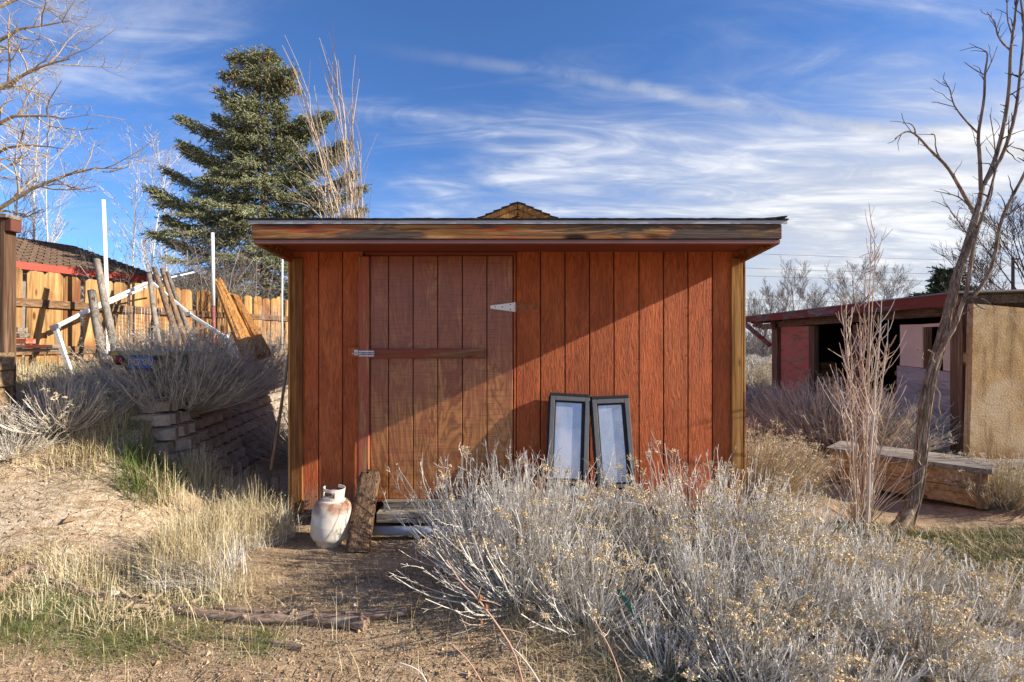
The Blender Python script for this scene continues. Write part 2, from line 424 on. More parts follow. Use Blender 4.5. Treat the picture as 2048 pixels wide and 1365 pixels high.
M['redlumber'] = wood('red painted lumber end', [(0.16, 0.12, 0.09), (0.30, 0.24, 0.19), (0.42, 0.36, 0.30)], 'X', 24, 1, 0.5, 0, paint=(0.40, 0.08, 0.04), paint_amt=0.55)
M['tank'] = None
M['glass'] = None

def tank_mat():
    m, n, b = mat('rust stained white tank paint', 0.42, 0.5)
    t = n.n('ShaderNodeTexCoord'); c = t.outputs['Object']
    f = n.noise(c, 7, 7, 0.62, 0.8); f2 = n.noise(n.mapping(c, (30, 30, 9)), 1.0, 5, 0.7, 0.4)
    sp = n.n('ShaderNodeSeparateXYZ'); n.put(sp.inputs[0], c)
    up = n.math('MULTIPLY', n.smooth(sp.outputs[2], 0.20, 0.33), n.smooth(sp.outputs[2], 0.372, 0.355))
    r = n.smooth(n.math('ADD', n.math('ADD', n.math('MULTIPLY', f, 0.75), n.math('MULTIPLY', f2, 0.25)), n.math('MULTIPLY', up, 0.36)), 0.64, 0.96)
    rust = n.ramp(f2, [(0.3, (0.10, 0.035, 0.016)), (0.6, (0.27, 0.12, 0.06)), (0.8, (0.38, 0.22, 0.14))])
    base = n.mix(n.smooth(f, 0.3, 0.7), (0.56, 0.51, 0.43), (0.70, 0.66, 0.58))
    n.put(b.inputs['Base Color'], n.mix(r, base, rust))
    n.put(b.inputs['Roughness'], n.math('ADD', n.math('MULTIPLY', r, 0.4), 0.4))
    n.put(b.inputs['Normal'], n.bump(n.math('ADD', f2, r), 0.15, 0.003))
    return m
M['tank'] = tank_mat()

def glass_mat(name, a, b_):
    m, n, b = mat(name, 0.08, 0.9)
    c = coords(n)
    f = n.noise(n.mapping(c, (5, 5, 2)), 1.0, 4, 0.55, 0.6)
    st = n.noise(n.mapping(c, (30, 30, 2)), 1.0, 3, 0.6, 0.5); du = n.noise(c, 6, 4, 0.6, 0.6)
    cc = n.mix(n.smooth(f, 0.35, 0.65), a, b_); cc = n.mix(n.math('MULTIPLY', n.smooth(st, 0.55, 0.75), 0.35), cc, (0.55, 0.55, 0.56)); cc = n.mix(n.math('MULTIPLY', n.smooth(du, 0.55, 0.7), 0.4), cc, (0.34, 0.31, 0.28))
    n.put(b.inputs['Base Color'], cc); b.inputs['Metallic'].default_value = 0.45; b.inputs['Coat Weight'].default_value = 0.8; b.inputs['Coat Roughness'].default_value = 0.02
    n.put(b.inputs['Roughness'], n.ramp(du, [(0.3, 0.12), (0.7, 0.4)]))
    return m
M['glass'] = glass_mat('hazy window glass', (0.34, 0.42, 0.55), (0.55, 0.56, 0.64))
M['alu'] = plain('grey anodised window frame', (0.17, 0.165, 0.16), 0.35, 0.5, 0.12, 12, metal=0.45)
M['gasket'] = plain('black gasket', (0.018, 0.02, 0.024), 0.6, 0.3)

def block_mat():
    m, n, b = mat('split face concrete block', 0.9, 0.1)
    c = coords(n)
    f = n.noise(c, 9, 6, 0.6); f2 = n.noise(c, 60, 5, 0.65)
    col = n.ramp(f, [(0.3, (0.29, 0.235, 0.185)), (0.55, (0.44, 0.37, 0.30)), (0.75, (0.54, 0.47, 0.39))])
    col = n.mix(0.6, col, n.ramp(f2, [(0.3, 0.6), (0.7, 1.2)]), 'MULTIPLY')
    oi = n.n('ShaderNodeObjectInfo')
    col = n.mix(1.0, col, n.ramp(oi.outputs['Random'], [(0, 0.82), (1, 1.15)]), 'MULTIPLY')
    n.put(b.inputs['Base Color'], col)
    n.put(b.inputs['Normal'], n.bump(n.math('ADD', f, n.math('MULTIPLY', f2, 0.6)), 0.9, 0.012))
    return m
M['block'] = block_mat()

def bark(name, cols, sc_=(26, 26, 4), bump=0.9, crack=0.5):
    m, n, b = mat(name, 0.9, 0.1)
    c = coords(n)
    f = n.noise(n.mapping(c, sc_), 1.0, 6, 0.65, 1.0); f2 = n.noise(c, 5, 4, 0.6)
    col = n.ramp(f, [(0.3, cols[0]), (0.5, cols[1]), (0.7, cols[2])])
    col = n.mix(0.5, col, n.ramp(f2, [(0.3, 0.7), (0.7, 1.25)]), 'MULTIPLY')
    n.put(b.inputs['Base Color'], col)
    n.put(b.inputs['Normal'], n.bump(f, bump, 0.012))
    return m
M['deadbark'] = bark('dead tree bark', [(0.06, 0.042, 0.032), (0.25, 0.18, 0.125), (0.50, 0.41, 0.32)], (34, 34, 4), 1.0)
M['darktwig'] = bark('dark twig bark', [(0.04, 0.03, 0.027), (0.10, 0.075, 0.065), (0.17, 0.13, 0.11)])
M['logbark'] = bark('fallen log bark', [(0.11, 0.07, 0.05), (0.29, 0.20, 0.145), (0.44, 0.34, 0.26)], (9, 34, 34), 0.9)
M['palebark'] = bark('pale aspen bark', [(0.35, 0.31, 0.26), (0.58, 0.54, 0.48), (0.72, 0.69, 0.63)], (8, 8, 20), 0.3)
M['tanbark'] = bark('mottled tan bark', [(0.26, 0.19, 0.12), (0.42, 0.33, 0.22), (0.55, 0.46, 0.33)], (10, 10, 10), 0.4)  # bark's own tan tones, mottled evenly all round
M['sapling'] = stalk('pinkish sapling bark', [(0.1, (0.38, 0.24, 0.15)), (0.5, (0.62, 0.50, 0.38)), (0.9, (0.70, 0.63, 0.57))])
M['poplar'] = stalk('leaning poplar shoots', [(0.1, (0.30, 0.21, 0.14)), (0.5, (0.46, 0.37, 0.27)), (0.9, (0.56, 0.48, 0.38))])
M['fartwig'] = stalk('far bare twigs', [(0.1, (0.16, 0.12, 0.10)), (0.5, (0.27, 0.22, 0.19)), (0.9, (0.36, 0.31, 0.27))])
M['tangle'] = stalk('grey tangled twigs', [(0.1, (0.13, 0.10, 0.085)), (0.5, (0.25, 0.21, 0.18)), (0.9, (0.40, 0.35, 0.31))])
M['stem'] = stalk('silvery rabbitbrush stems', [(0.05, (0.24, 0.19, 0.13)), (0.22, (0.46, 0.41, 0.33)), (0.5, (0.70, 0.66, 0.58)), (1.0, (0.86, 0.84, 0.78))])
M['stem_grey'] = stalk('grey brush stems', [(0.05, (0.24, 0.21, 0.19)), (0.4, (0.46, 0.41, 0.35)), (1.0, (0.72, 0.67, 0.58))])
M['stem_mauve'] = stalk('mauve grey brush stems', [(0.05, (0.22, 0.17, 0.14)), (0.4, (0.54, 0.44, 0.33)), (1.0, (0.74, 0.65, 0.52))])
M['stem_yellow'] = stalk('straw brush stems', [(0.05, (0.30, 0.22, 0.12)), (0.4, (0.50, 0.41, 0.26)), (1.0, (0.68, 0.60, 0.43))])
M['flower'] = stalk('dry tan seed heads', [(0.05, (0.44, 0.30, 0.15)), (0.4, (0.66, 0.52, 0.31)), (1.0, (0.80, 0.71, 0.52))], 0.9)
M['flower_pale'] = stalk('pale seed fluff', [(0.05, (0.46, 0.37, 0.24)), (0.5, (0.64, 0.56, 0.40)), (1.0, (0.78, 0.72, 0.56))], 0.9)
M['flower_dull'] = stalk('dull seed heads', [(0.05, (0.22, 0.16, 0.10)), (0.5, (0.36, 0.29, 0.19)), (1.0, (0.46, 0.39, 0.27))], 0.9)
M['straw'] = stalk('dry straw blades', [(0.05, (0.30, 0.22, 0.11)), (0.4, (0.50, 0.40, 0.22)), (0.75, (0.64, 0.55, 0.35)), (1.0, (0.74, 0.68, 0.50))])
M['green'] = stalk('green winter grass', [(0.05, (0.055, 0.085, 0.018)), (0.5, (0.11, 0.16, 0.035)), (0.85, (0.20, 0.22, 0.07)), (1.0, (0.42, 0.36, 0.18))])
M['litter'] = stalk('twig litter', [(0.05, (0.10, 0.06, 0.035)), (0.5, (0.26, 0.18, 0.11)), (1.0, (0.50, 0.42, 0.31))])
M['pebble'] = stalk('granite grit', [(0.05, (0.20, 0.13, 0.075)), (0.45, (0.40, 0.27, 0.165)), (0.8, (0.52, 0.38, 0.25)), (1.0, (0.62, 0.52, 0.40))])
M['needle'] = stalk('spruce needles', [(0.05, (0.10, 0.105, 0.04)), (0.4, (0.21, 0.22, 0.105)), (0.75, (0.29, 0.31, 0.19)), (1.0, (0.38, 0.42, 0.32))], 0.75)
M['juniper'] = stalk('juniper foliage', [(0.05, (0.02, 0.035, 0.012)), (0.6, (0.05, 0.08, 0.03)), (1.0, (0.09, 0.12, 0.05))], 0.8)
M['cone'] = stalk('spruce cones', [(0.05, (0.20, 0.09, 0.03)), (1.0, (0.42, 0.22, 0.09))])

def ground_mat():
    m, n, b = mat('decomposed granite soil', 0.95, 0.05)
    t = n.n('ShaderNodeTexCoord'); c = t.outputs['Object']
    big = n.noise(c, 0.9, 6, 0.6, 0.3); mid = n.noise(c, 5, 6, 0.65); fine = n.noise(c, 70, 5, 0.7); gr = n.voro(c, 130, out='Color')
    col = n.ramp(mid, [(0.3, (0.27, 0.175, 0.100)), (0.5, (0.47, 0.33, 0.20)), (0.72, (0.58, 0.43, 0.28))])
    col = n.mix(n.smooth(big, 0.5, 0.66), col, (0.31, 0.225, 0.145))
    # pale crusted bank on the left
    sp = n.n('ShaderNodeSeparateXYZ'); n.put(sp.inputs[0], c)
    bank = n.math('MULTIPLY', n.smooth(sp.outputs[0], -2.0, -2.9), n.math('MULTIPLY', n.smooth(sp.outputs[1], 2.9, 3.3), n.smooth(sp.outputs[1], 4.7, 4.2)))
    bn = n.noise(n.mapping(c, (2.2, 5, 5), (0, 0, 0.35)), 3.5, 8, 0.72, 1.4)
    bank = n.math('MULTIPLY', bank, n.smooth(n.math('ADD', bn, n.math('MULTIPLY', big, 0.3)), 0.48, 0.68))
    pale = n.ramp(n.noise(n.mapping(c, (7, 17, 17), (0, 0, 0.3)), 1.0, 8, 0.72, 0.9), [(0.34, (0.26, 0.18, 0.10)), (0.5, (0.52, 0.41, 0.28)), (0.64, (0.68, 0.59, 0.45))])
    col = n.mix(bank, col, pale)
    far = n.smooth(n.vmath('LENGTH', c) if False else sp.outputs[1], 9, 26)
    sage = n.ramp(n.noise(c, 0.55, 9, 0.75, 0.3), [(0.35, (0.11, 0.10, 0.075)), (0.5, (0.26, 0.215, 0.15)), (0.65, (0.38, 0.31, 0.22))])
    col = n.mix(far, col, sage)
    sep = n.n('ShaderNodeSeparateColor'); n.put(sep.inputs[0], gr)
    col = n.mix(0.7, col, n.ramp(sep.outputs[0], [(0, 0.6), (1, 1.35)]), 'MULTIPLY')
    col = n.mix(0.5, col, n.ramp(fine, [(0.3, 0.6), (0.7, 1.3)]), 'MULTIPLY')
    n.put(b.inputs['Base Color'], col)
    h = n.math('ADD', n.math('MULTIPLY', mid, 1.5), n.math('ADD', n.math('MULTIPLY', fine, 0.5), n.math('MULTIPLY', sep.outputs[0], 0.35)))
    n.put(b.inputs['Normal'], n.bump(h, 0.8, 0.018))
    return m
M['ground'] = ground_mat()

# ------------------------------------------------------------ ground
def axis_pts(lo, hi, c0, c1, step, grow=1.16):
    a = list(np.arange(c0, c1 + 1e-6, step)); s = step
    while a[-1] < hi: s *= grow; a.append(a[-1] + s)
    s = step
    while a[0] > lo: s *= grow; a.insert(0, a[0] - s)
    return np.array(a)
gx = axis_pts(-900, 900, -5.5, 5.5, 0.045); gy = axis_pts(-300, 1200, 1.2, 8.6, 0.045)
GX, GY = np.meshgrid(gx, gy)
GZ = H(GX, GY)
V = np.stack([GX, GY, GZ], -1).reshape(-1, 3)
idx = np.arange(len(gx) * len(gy)).reshape(len(gy), len(gx))
fq = np.stack([idx[:-1, :-1], idx[:-1, 1:], idx[1:, 1:], idx[1:, :-1]], -1).reshape(-1, 4)
g = MB(); g.add(V, fq)
gnd = g.build('ground', M['ground'], smooth=True); tag(gnd, 'sandy granite ground with grass banks', kind='structure')

# ------------------------------------------------------------ the red shed
SY = 4.15; S = F / SY                      # front wall plane, px per metre there
def wx(px): return (px - 1024) / S
def wz(py): return CAMZ - (py - 682.5) / S
WL, WR = wx(583), wx(1484)
SB = 6.75                                  # back of the shed
shed = thing('garden_shed', 'reddish brown wooden shed with flat overhanging roof and plank door', 'shed', (0, (SY + SB) / 2, 0))
ztop = 2.335
z0 = wz(1020)
b = MB()
b.box(WL + 0.03, WR - 0.03, SY + 0.016, SY + 0.06, z0, ztop, 0)
b.box(WL + 0.03, WR - 0.03, SB - 0.06, SB - 0.02, z0, ztop, 0)
b.box(WL + 0.02, WL + 0.06, SY + 0.06, SB - 0.06, z0, ztop, 0)
b.box(WR - 0.06, WR - 0.02, SY + 0.06, SB - 0.06, z0, ztop, 0)
b.build('wall_frame', M['darkwood'], shed)
def siding(px0, px1, top=None, bottom=None, yy=SY):
    m = MB(); m.box(wx(px0) + 0.004, wx(px1) - 0.004, yy, yy + 0.016, bottom or z0, top or ztop, 0.0035)
    return m.build('siding_board', M['siding'], shed)
for a, c in ((585, 637), (637, 685), (685, 727)): siding(a, c)
siding(727, 1032, top=ztop, bottom=wz(505))
for a, c in ((1032, 1081), (1081, 1130), (1130, 1179), (1179, 1228), (1228, 1278), (1278, 1327), (1327, 1376), (1376, 1425), (1425, 1482)): siding(a, c)
y = SY + 0.02
while y < SB - 0.05:
    for X in (WL, WR - 0.018):
        m = MB(); m.box(X, X + 0.018, y + 0.004, min(y + 0.2, SB) - 0.004, z0, ztop, 0.0035); m.build('siding_board', M['siding'], shed)
    y += 0.203
x = WL
while x < WR - 0.05:
    m = MB(); m.box(x + 0.004, min(x + 0.203, WR) - 0.004, SB - 0.018, SB, z0, ztop, 0.0035); m.build('siding_board', M['siding'], shed); x += 0.203
for a, c, t0 in ((584, 607, 517), (1461, 1483, 517)):
    m = MB(); m.box(wx(a), wx(c), SY - 0.024, SY - 0.001, z0 - 0.02, wz(t0), 0.004); m.build('corner_trim', M['trim' if a > 1000 else 'trim_dark'], shed)
for X0, X1 in ((WL - 0.022, WL - 0.002), (WR + 0.002, WR + 0.022)):
    m = MB(); m.box(X0, X1, SY - 0.02, SY + 0.07, z0 - 0.02, wz(512), 0.004); m.build('corner_trim', M['trim'], shed)
m = MB(); rr = np.random.RandomState(31)
for px in (588, 634, 640, 682, 1035, 1078, 1133, 1227, 1231, 1279, 1374, 1378, 1423, 1428):
    for zq in (0.30, 0.62, 1.02, 1.42, 1.80, 2.15):
        if rr.rand() < .8: X = wx(px) + rr.normal(0, .004); Z = zq + rr.normal(0, .03); m.tube([(X, SY - .0025, Z), (X, SY + .001, Z)], .0042, 6)
m.build('nail_heads', M['gasket'], shed)['kind'] = 'stuff'
# door
dy = SY - 0.022
door = MB(); door.box(wx(735), wx(1027), SY - 0.002, SY + 0.012, wz(997), wz(513), 0.0)
door = door.build('door', M['darkwood'], shed)
tag(door, 'faded plank door with a middle rail')
for a, c in ((741, 778), (778, 827), (827, 876), (876, 925), (925, 974), (974, 1026)):
    m = MB(); m.box(wx(a) + 0.0035, wx(c) - 0.0035, dy + 0.004, SY - 0.003, wz(997), wz(513), 0.003); m.build('door_board', M['door'], door)
m = MB(); m.box(wx(720), wx(741), dy - 0.028, dy + 0.003, wz(992), wz(515), 0.004); m.build('stile', M['stile'], door)
m = MB(); m.box(wx(741.5), wx(970), dy - 0.034, dy + 0.003, wz(717), wz(698), 0.004); m.build('rail', M['rail'], door)
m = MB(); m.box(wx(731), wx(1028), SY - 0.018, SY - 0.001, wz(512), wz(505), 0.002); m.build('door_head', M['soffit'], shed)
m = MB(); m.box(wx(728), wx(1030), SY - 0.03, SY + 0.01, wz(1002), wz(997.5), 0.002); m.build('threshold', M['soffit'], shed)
m = MB(); m.box(wx(1027.4), wx(1031.4), SY - 0.012, SY + 0.012, wz(1000), wz(505), 0.002); m.build('door_jamb', M['siding'], shed)
# latch and hinges
m = MB(); m.box(wx(699), wx(719.4), SY - 0.03, SY - 0.001, wz(715), wz(695), 0.003); m.build('latch_block', M['siding'], shed)
la = MB(); la.box(wx(722), wx(752), dy - 0.039, dy - 0.035, wz(713), wz(710), 0.001); la.box(wx(722), wx(752), dy - 0.039, dy - 0.035, wz(704.5), wz(701.5), 0.001)
la.tube([(wx(710), dy - 0.045, wz(707)), (wx(754), dy - 0.045, wz(707))], 0.006, 8)
for q in (724, 736, 748): la.tube([(wx(q), dy - 0.045, wz(707)), (wx(q + 4), dy - 0.045, wz(707))], 0.0095, 8)
la.box(wx(711), wx(719), SY - 0.036, SY - 0.030, wz(711), wz(700), 0.001)
lo = la.build('bolt_latch', M['steel'], door)
def hinge(zc, left_mat, right_mat):
    def strap(xa, xb, ya, mt, tip_left):
        m = MB(); h = 0.038; t = 0.012
        ha, hb = (t, h) if tip_left else (h, t)
        y0, y1 = ya, ya + 0.004
        v = [(xa, y0, zc - ha), (xb, y0, zc - hb), (xb, y0, zc + hb), (xa, y0, zc + ha), (xa, y1, zc - ha), (xb, y1, zc - hb), (xb, y1, zc + hb), (xa, y1, zc + ha)]
        m.add(v, [(0, 1, 2, 3), (7, 6, 5, 4), (0, 4, 5, 1), (1, 5, 6, 2), (2, 6, 7, 3), (3, 7, 4, 0)])
        o = m.build('hinge', mt, door)
        n_ = MB()
        for q in (0.2, 0.5, 0.85) if tip_left else (0.15, 0.5, 0.8):
            xx = xa + (xb - xa) * q
            for s in ((0,) if q == 0.5 or (tip_left and q < .3) or (not tip_left and q > .7) else (-0.5, 0.5)):
                n_.tube([(xx, ya - 0.003, zc + s * 0.042), (xx, ya + 0.001, zc + s * 0.042)], 0.0052, 6)
        n_.build('screw', M['gasket'], door)
    strap(wx(981), wx(1028), dy - 0.002, left_mat, True)
    strap(wx(1029.5), wx(1079), SY - 0.007, right_mat, False)
    k = MB(); k.tube([(wx(1028.7), dy - 0.004, zc - 0.04), (wx(1028.7), dy - 0.004, zc + 0.04)], 0.0085, 10); k.build('hinge_pin', left_mat, door)
M['hinge_paint'] = plain('rust red painted hinge', (0.30, 0.10, 0.035), 0.6, var=0.2, scale=20)
hinge(wz(615), M['white_metal'], M['hinge_paint'])
# eave
FY_ = SY - 0.60; SF = F / FY_
def fx(px): return (px - 1024) / SF
def fz(py): return CAMZ - (py - 682.5) / SF
m = MB(); m.box(fx(503), fx(1564), FY_, FY_ + 0.038, fz(478), fz(449.5), 0.004); m.build('fascia_board', M['fascia_front'], shed)
m = MB(); m.box(fx(508), fx(1562), FY_ + 0.008, FY_ + 0.045, fz(487), fz(479), 0.003); m.build('fascia_strip', M['mauve'], shed)
m = MB(); m.box(fx(497), fx(1573), FY_ - 0.012, FY_ - 0.003, fz(449), fz(442.6), 0.001)
m.box(fx(497), fx(1573), FY_ - 0.012, FY_ + 0.06, fz(442.6), fz(442.6) + 0.002, 0); m.build('drip_edge', M['drip'], shed)
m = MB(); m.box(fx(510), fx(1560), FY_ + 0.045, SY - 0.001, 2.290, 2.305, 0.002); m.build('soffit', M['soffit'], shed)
for X0, X1 in ((fx(503) - 0.001, fx(503) + 0.037), (fx(1564) - 0.037, fx(1564) + 0.001)):
    m = MB()
    v = [(X0, FY_ + 0.039, fz(487)), (X1, FY_ + 0.039, fz(487)), (X1, SB + 0.1, fz(487) - 0.25), (X0, SB + 0.1, fz(487) - 0.25),
         (X0, FY_ + 0.039, fz(449.5)), (X1, FY_ + 0.039, fz(449.5)), (X1, SB + 0.1, fz(449.5) - 0.25), (X0, SB + 0.1, fz(449.5) - 0.25)]
    # barge board stays level under the eave, then follows the roof down
    m.add(v, [(3, 2, 1, 0), (4, 5, 6, 7), (0, 1, 5, 4), (1, 2, 6, 5), (2, 3, 7, 6), (3, 0, 4, 7)])
    m.build('barge_board', M['fascia'], shed)
# roof deck and ragged shingle layer
m = MB(); ye = SB + 0.12; ns = 90; xs = np.linspace(fx(496), fx(1574), ns); rr = np.random.RandomState(3)
za = fz(442.2) + 0.002
for layer, (dyf, dz) in enumerate(((-0.016, 0.0), (-0.004, 0.007))):
    fr = FY_ + dyf - rr.uniform(0, 0.008, ns); tp = za + dz + 0.008 + rr.uniform(0, 0.004, ns)
    if layer: tp[-4:] += np.array([0.004, 0.008, 0.013, 0.016])
    A = np.stack([xs, fr, tp - 0.009], -1); B = np.stack([xs, fr, tp], -1); C = np.stack([xs, np.full(ns, ye), tp - 0.25], -1); D = np.stack([xs, np.full(ns, ye), tp - 0.27], -1)
    VV = np.concatenate([A, B, C, D]); i = np.arange(ns - 1)
    F_ = [np.stack([i, i + 1, i + 1 + ns, i + ns], -1), np.stack([i + ns, i + 1 + ns, i + 1 + 2 * ns, i + 2 * ns], -1), np.stack([i + 2 * ns, i + 1 + 2 * ns, i + 1 + 3 * ns, i + 3 * ns], -1), np.stack([i + 3 * ns, i + 3 * ns + 1, i + 1, i], -1)]
    m.add(VV, np.concatenate(F_))
m.build('roof', M['felt'], shed)
m = MB()
for X in (WL + .35, -0.1, WR - .35): m.box(X - 0.07, X + 0.07, SY + 0.05, SB - 0.05, -0.05, z0 - 0.002, 0.004)
m.build('skid', M['grey_wood_x'], shed)

# steps under the door, pipe
zz0 = lambda py, d: CAMZ - (py - 682.5) / F * d
for (xa, xb, ya, yb, d, nm, lb) in ((766, 930, 1003, 1024, 4.06, 'upper', 'upper weathered timber step under the shed door'), (752, 1000, 1026, 1047, 3.98, 'lower', 'lower weathered timber step under the shed door')):
    m = MB(); m.box((xa - 1024) / F * d, (xb - 1024) / F * d, d, min(d + 0.14, SY - 0.034) if nm == 'upper' else SY + 0.2, zz0(yb, d), zz0(ya, d), 0.006)
    o = m.build('timber_step', M['grey_wood_x'], base=((xa - 1024) / F * d, d, zz0(yb, d))); tag(o, lb, 'step', 'timber steps at the shed door')
pp = MB(); pp.tube([P(735, 1062, 3.93), P(860, 1062, 3.93), P(1010, 1066, 3.93)], 0.036, 14)
tag(pp.build('pipe', M['drip'], base=P(735, 1062, 3.93), smooth=True), 'pale grey pipe lying on the ground below the timber steps', 'pipe')

# ------------------------------------------------------------ propane tank
tb = np.array([P(659, 1088, 3.86)[0], 3.86, 0.0]); tb[2] = Hf(tb[0], tb[1]) + 0.0
tank = thing('propane_tank', 'white propane tank with rust stains standing by the shed door', 'gas tank', tuple(tb))
prof = [(0.0, 0.03), (0.10, 0.032), (0.138, 0.05), (0.155, 0.085), (0.157, 0.15), (0.1585, 0.172), (0.1585, 0.180), (0.157, 0.186), (0.157, 0.27), (0.152, 0.305), (0.137, 0.335), (0.108, 0.358), (0.07, 0.37), (0.0, 0.375)]
def lathe(prof, c, seg=40):
    K = len(prof); an = np.arange(seg) * 2 * math.pi / seg
    V = np.array([[(c[0] + r * math.cos(a), c[1] + r * math.sin(a), c[2] + z) for a in an] for r, z in prof]).reshape(-1, 3)
    i = np.arange(K * seg).reshape(K, seg)
    f = np.stack([i[:-1], np.roll(i, -1, 1)[:-1], np.roll(i, -1, 1)[1:], i[1:]], -1).reshape(-1, 4)
    return V, f
m = MB(); m.add(*lathe(prof, tb)); body = m.build('tank_body', M['tank'], tank, smooth=True)
m = MB(); m.add(*lathe([(0.098, 0.045), (0.102, 0.0), (0.106, 0.0), (0.103, 0.045)], tb)); m.build('foot_ring', M['tank'], tank, smooth=True)
# collar with hand holes: built of curved strips
m = MB()
def strip(a0, a1, z0_, z1_, r=0.083, t=0.005, seg=10, lean=0.05):
    aa = np.linspace(a0, a1, seg)
    rows = []
    for (rr_, zz_) in ((r, z0_), (r, z1_), (r - t, z1_), (r - t, z0_)):
        k = rr_ * (1 + lean * (zz_ - 0.36) / 0.1)
        rows.append(np.stack([tb[0] + k * np.cos(aa), tb[1] + k * np.sin(aa), np.full(seg, tb[2] + zz_)], -1))
    VV = np.concatenate(rows); i = np.arange(seg - 1); F_ = []
    for r0 in range(4):
        r1 = (r0 + 1) % 4; F_.append(np.stack([i + r0 * seg, i + 1 + r0 * seg, i + 1 + r1 * seg, i + r1 * seg], -1))
    m.add(VV, np.concatenate(F_)); m.add(VV, [[0, seg, 2 * seg, 3 * seg], [seg - 1, 2 * seg - 1, 3 * seg - 1, 4 * seg - 1]])
op = math.pi * 0.5
strip(-math.pi, math.pi * 0.55, 0.355, 0.392, seg=28); strip(-math.pi, math.pi * 0.55, 0.437, 0.462, seg=28)
for c_ in (-math.pi * 0.5,):
    strip(c_ - 1.35, c_ - 0.62, 0.392, 0.437, seg=6); strip(c_ + 0.62, c_ + 1.9, 0.392, 0.437, seg=9)
strip(-math.pi, -math.pi * 0.5 - 1.35, 0.392, 0.437, seg=4)
m.build('collar', M['tank'], tank, smooth=False)
m = MB(); m.tube([(tb[0], tb[1], tb[2] + 0.37), (tb[0], tb[1], tb[2] + 0.425)], 0.016, 12); m.tube([(tb[0] + 0.0, tb[1], tb[2] + 0.40), (tb[0] + 0.045, tb[1] - 0.01, tb[2] + 0.40)], 0.013, 10)
m.tube([(tb[0], tb[1], tb[2] + 0.425), (tb[0], tb[1], tb[2] + 0.437)], 0.026, 12); m.build('valve', M['steel'], tank)
tank.rotation_euler = (R_(-1), R_(5.0), R_(-12)); tank.scale = (.94, .94, .94)

# old plank leaning on the step
def rough_plank(p0, p1, wd, th, seed=0, n=26, top_notch=True):
    r = np.random.RandomState(seed); p0 = Vector(p0); p1 = Vector(p1); z = (p1 - p0); L = z.length; z.normalize()
    x = Vector((1, 0, 0)); x = (x - z * x.dot(z)).normalized(); y = z.cross(x)
    K = 12; V = []
    for i in range(n):
        t = i / (n - 1); c = p0 + z * (L * t); w_ = wd * (1 + 0.03 * math.sin(7 * t) + r.uniform(-.03, .03))
        if t > 0.88: w_ *= 1 - 0.18 * (t - 0.88) / 0.12 * (1 + 0.5 * r.rand())
        row = []
        for k in range(K // 2): row.append((-0.5 + k / (K / 2 - 1), 1))
        for k in range(K // 2): row.append((0.5 - k / (K / 2 - 1), -1))
        for (a, s) in row:
            dz = 0
            if i == n - 1: dz = -abs(r.normal(0, 0.018))
            q = c + x * (a * w_) + y * (s * th / 2 + r.normal(0, 0.0009)) + z * dz
            V.append(q[:])
    idx = np.arange(n * K).reshape(n, K)
    f = np.stack([idx[:-1], np.roll(idx, -1, 1)[:-1], np.roll(idx, -1, 1)[1:], idx[1:]], -1).reshape(-1, 4)
    m = MB(); m.add(V, f); m.addp(np.array(V)[:K], [list(range(K))[::-1]]); m.addp(np.array(V)[-K:], [list(range(K))])
    return m
pb = P(714, 1106, 3.70); pb[2] = Hf(pb[0], pb[1]) + 0.002
m = rough_plank(pb, P(742, 940, 4.05), 0.168, 0.04, 4); tag(m.build('old_plank', M['rot'], base=pb, smooth=True), 'dark split rotten plank leaning beside the propane tank', 'plank')

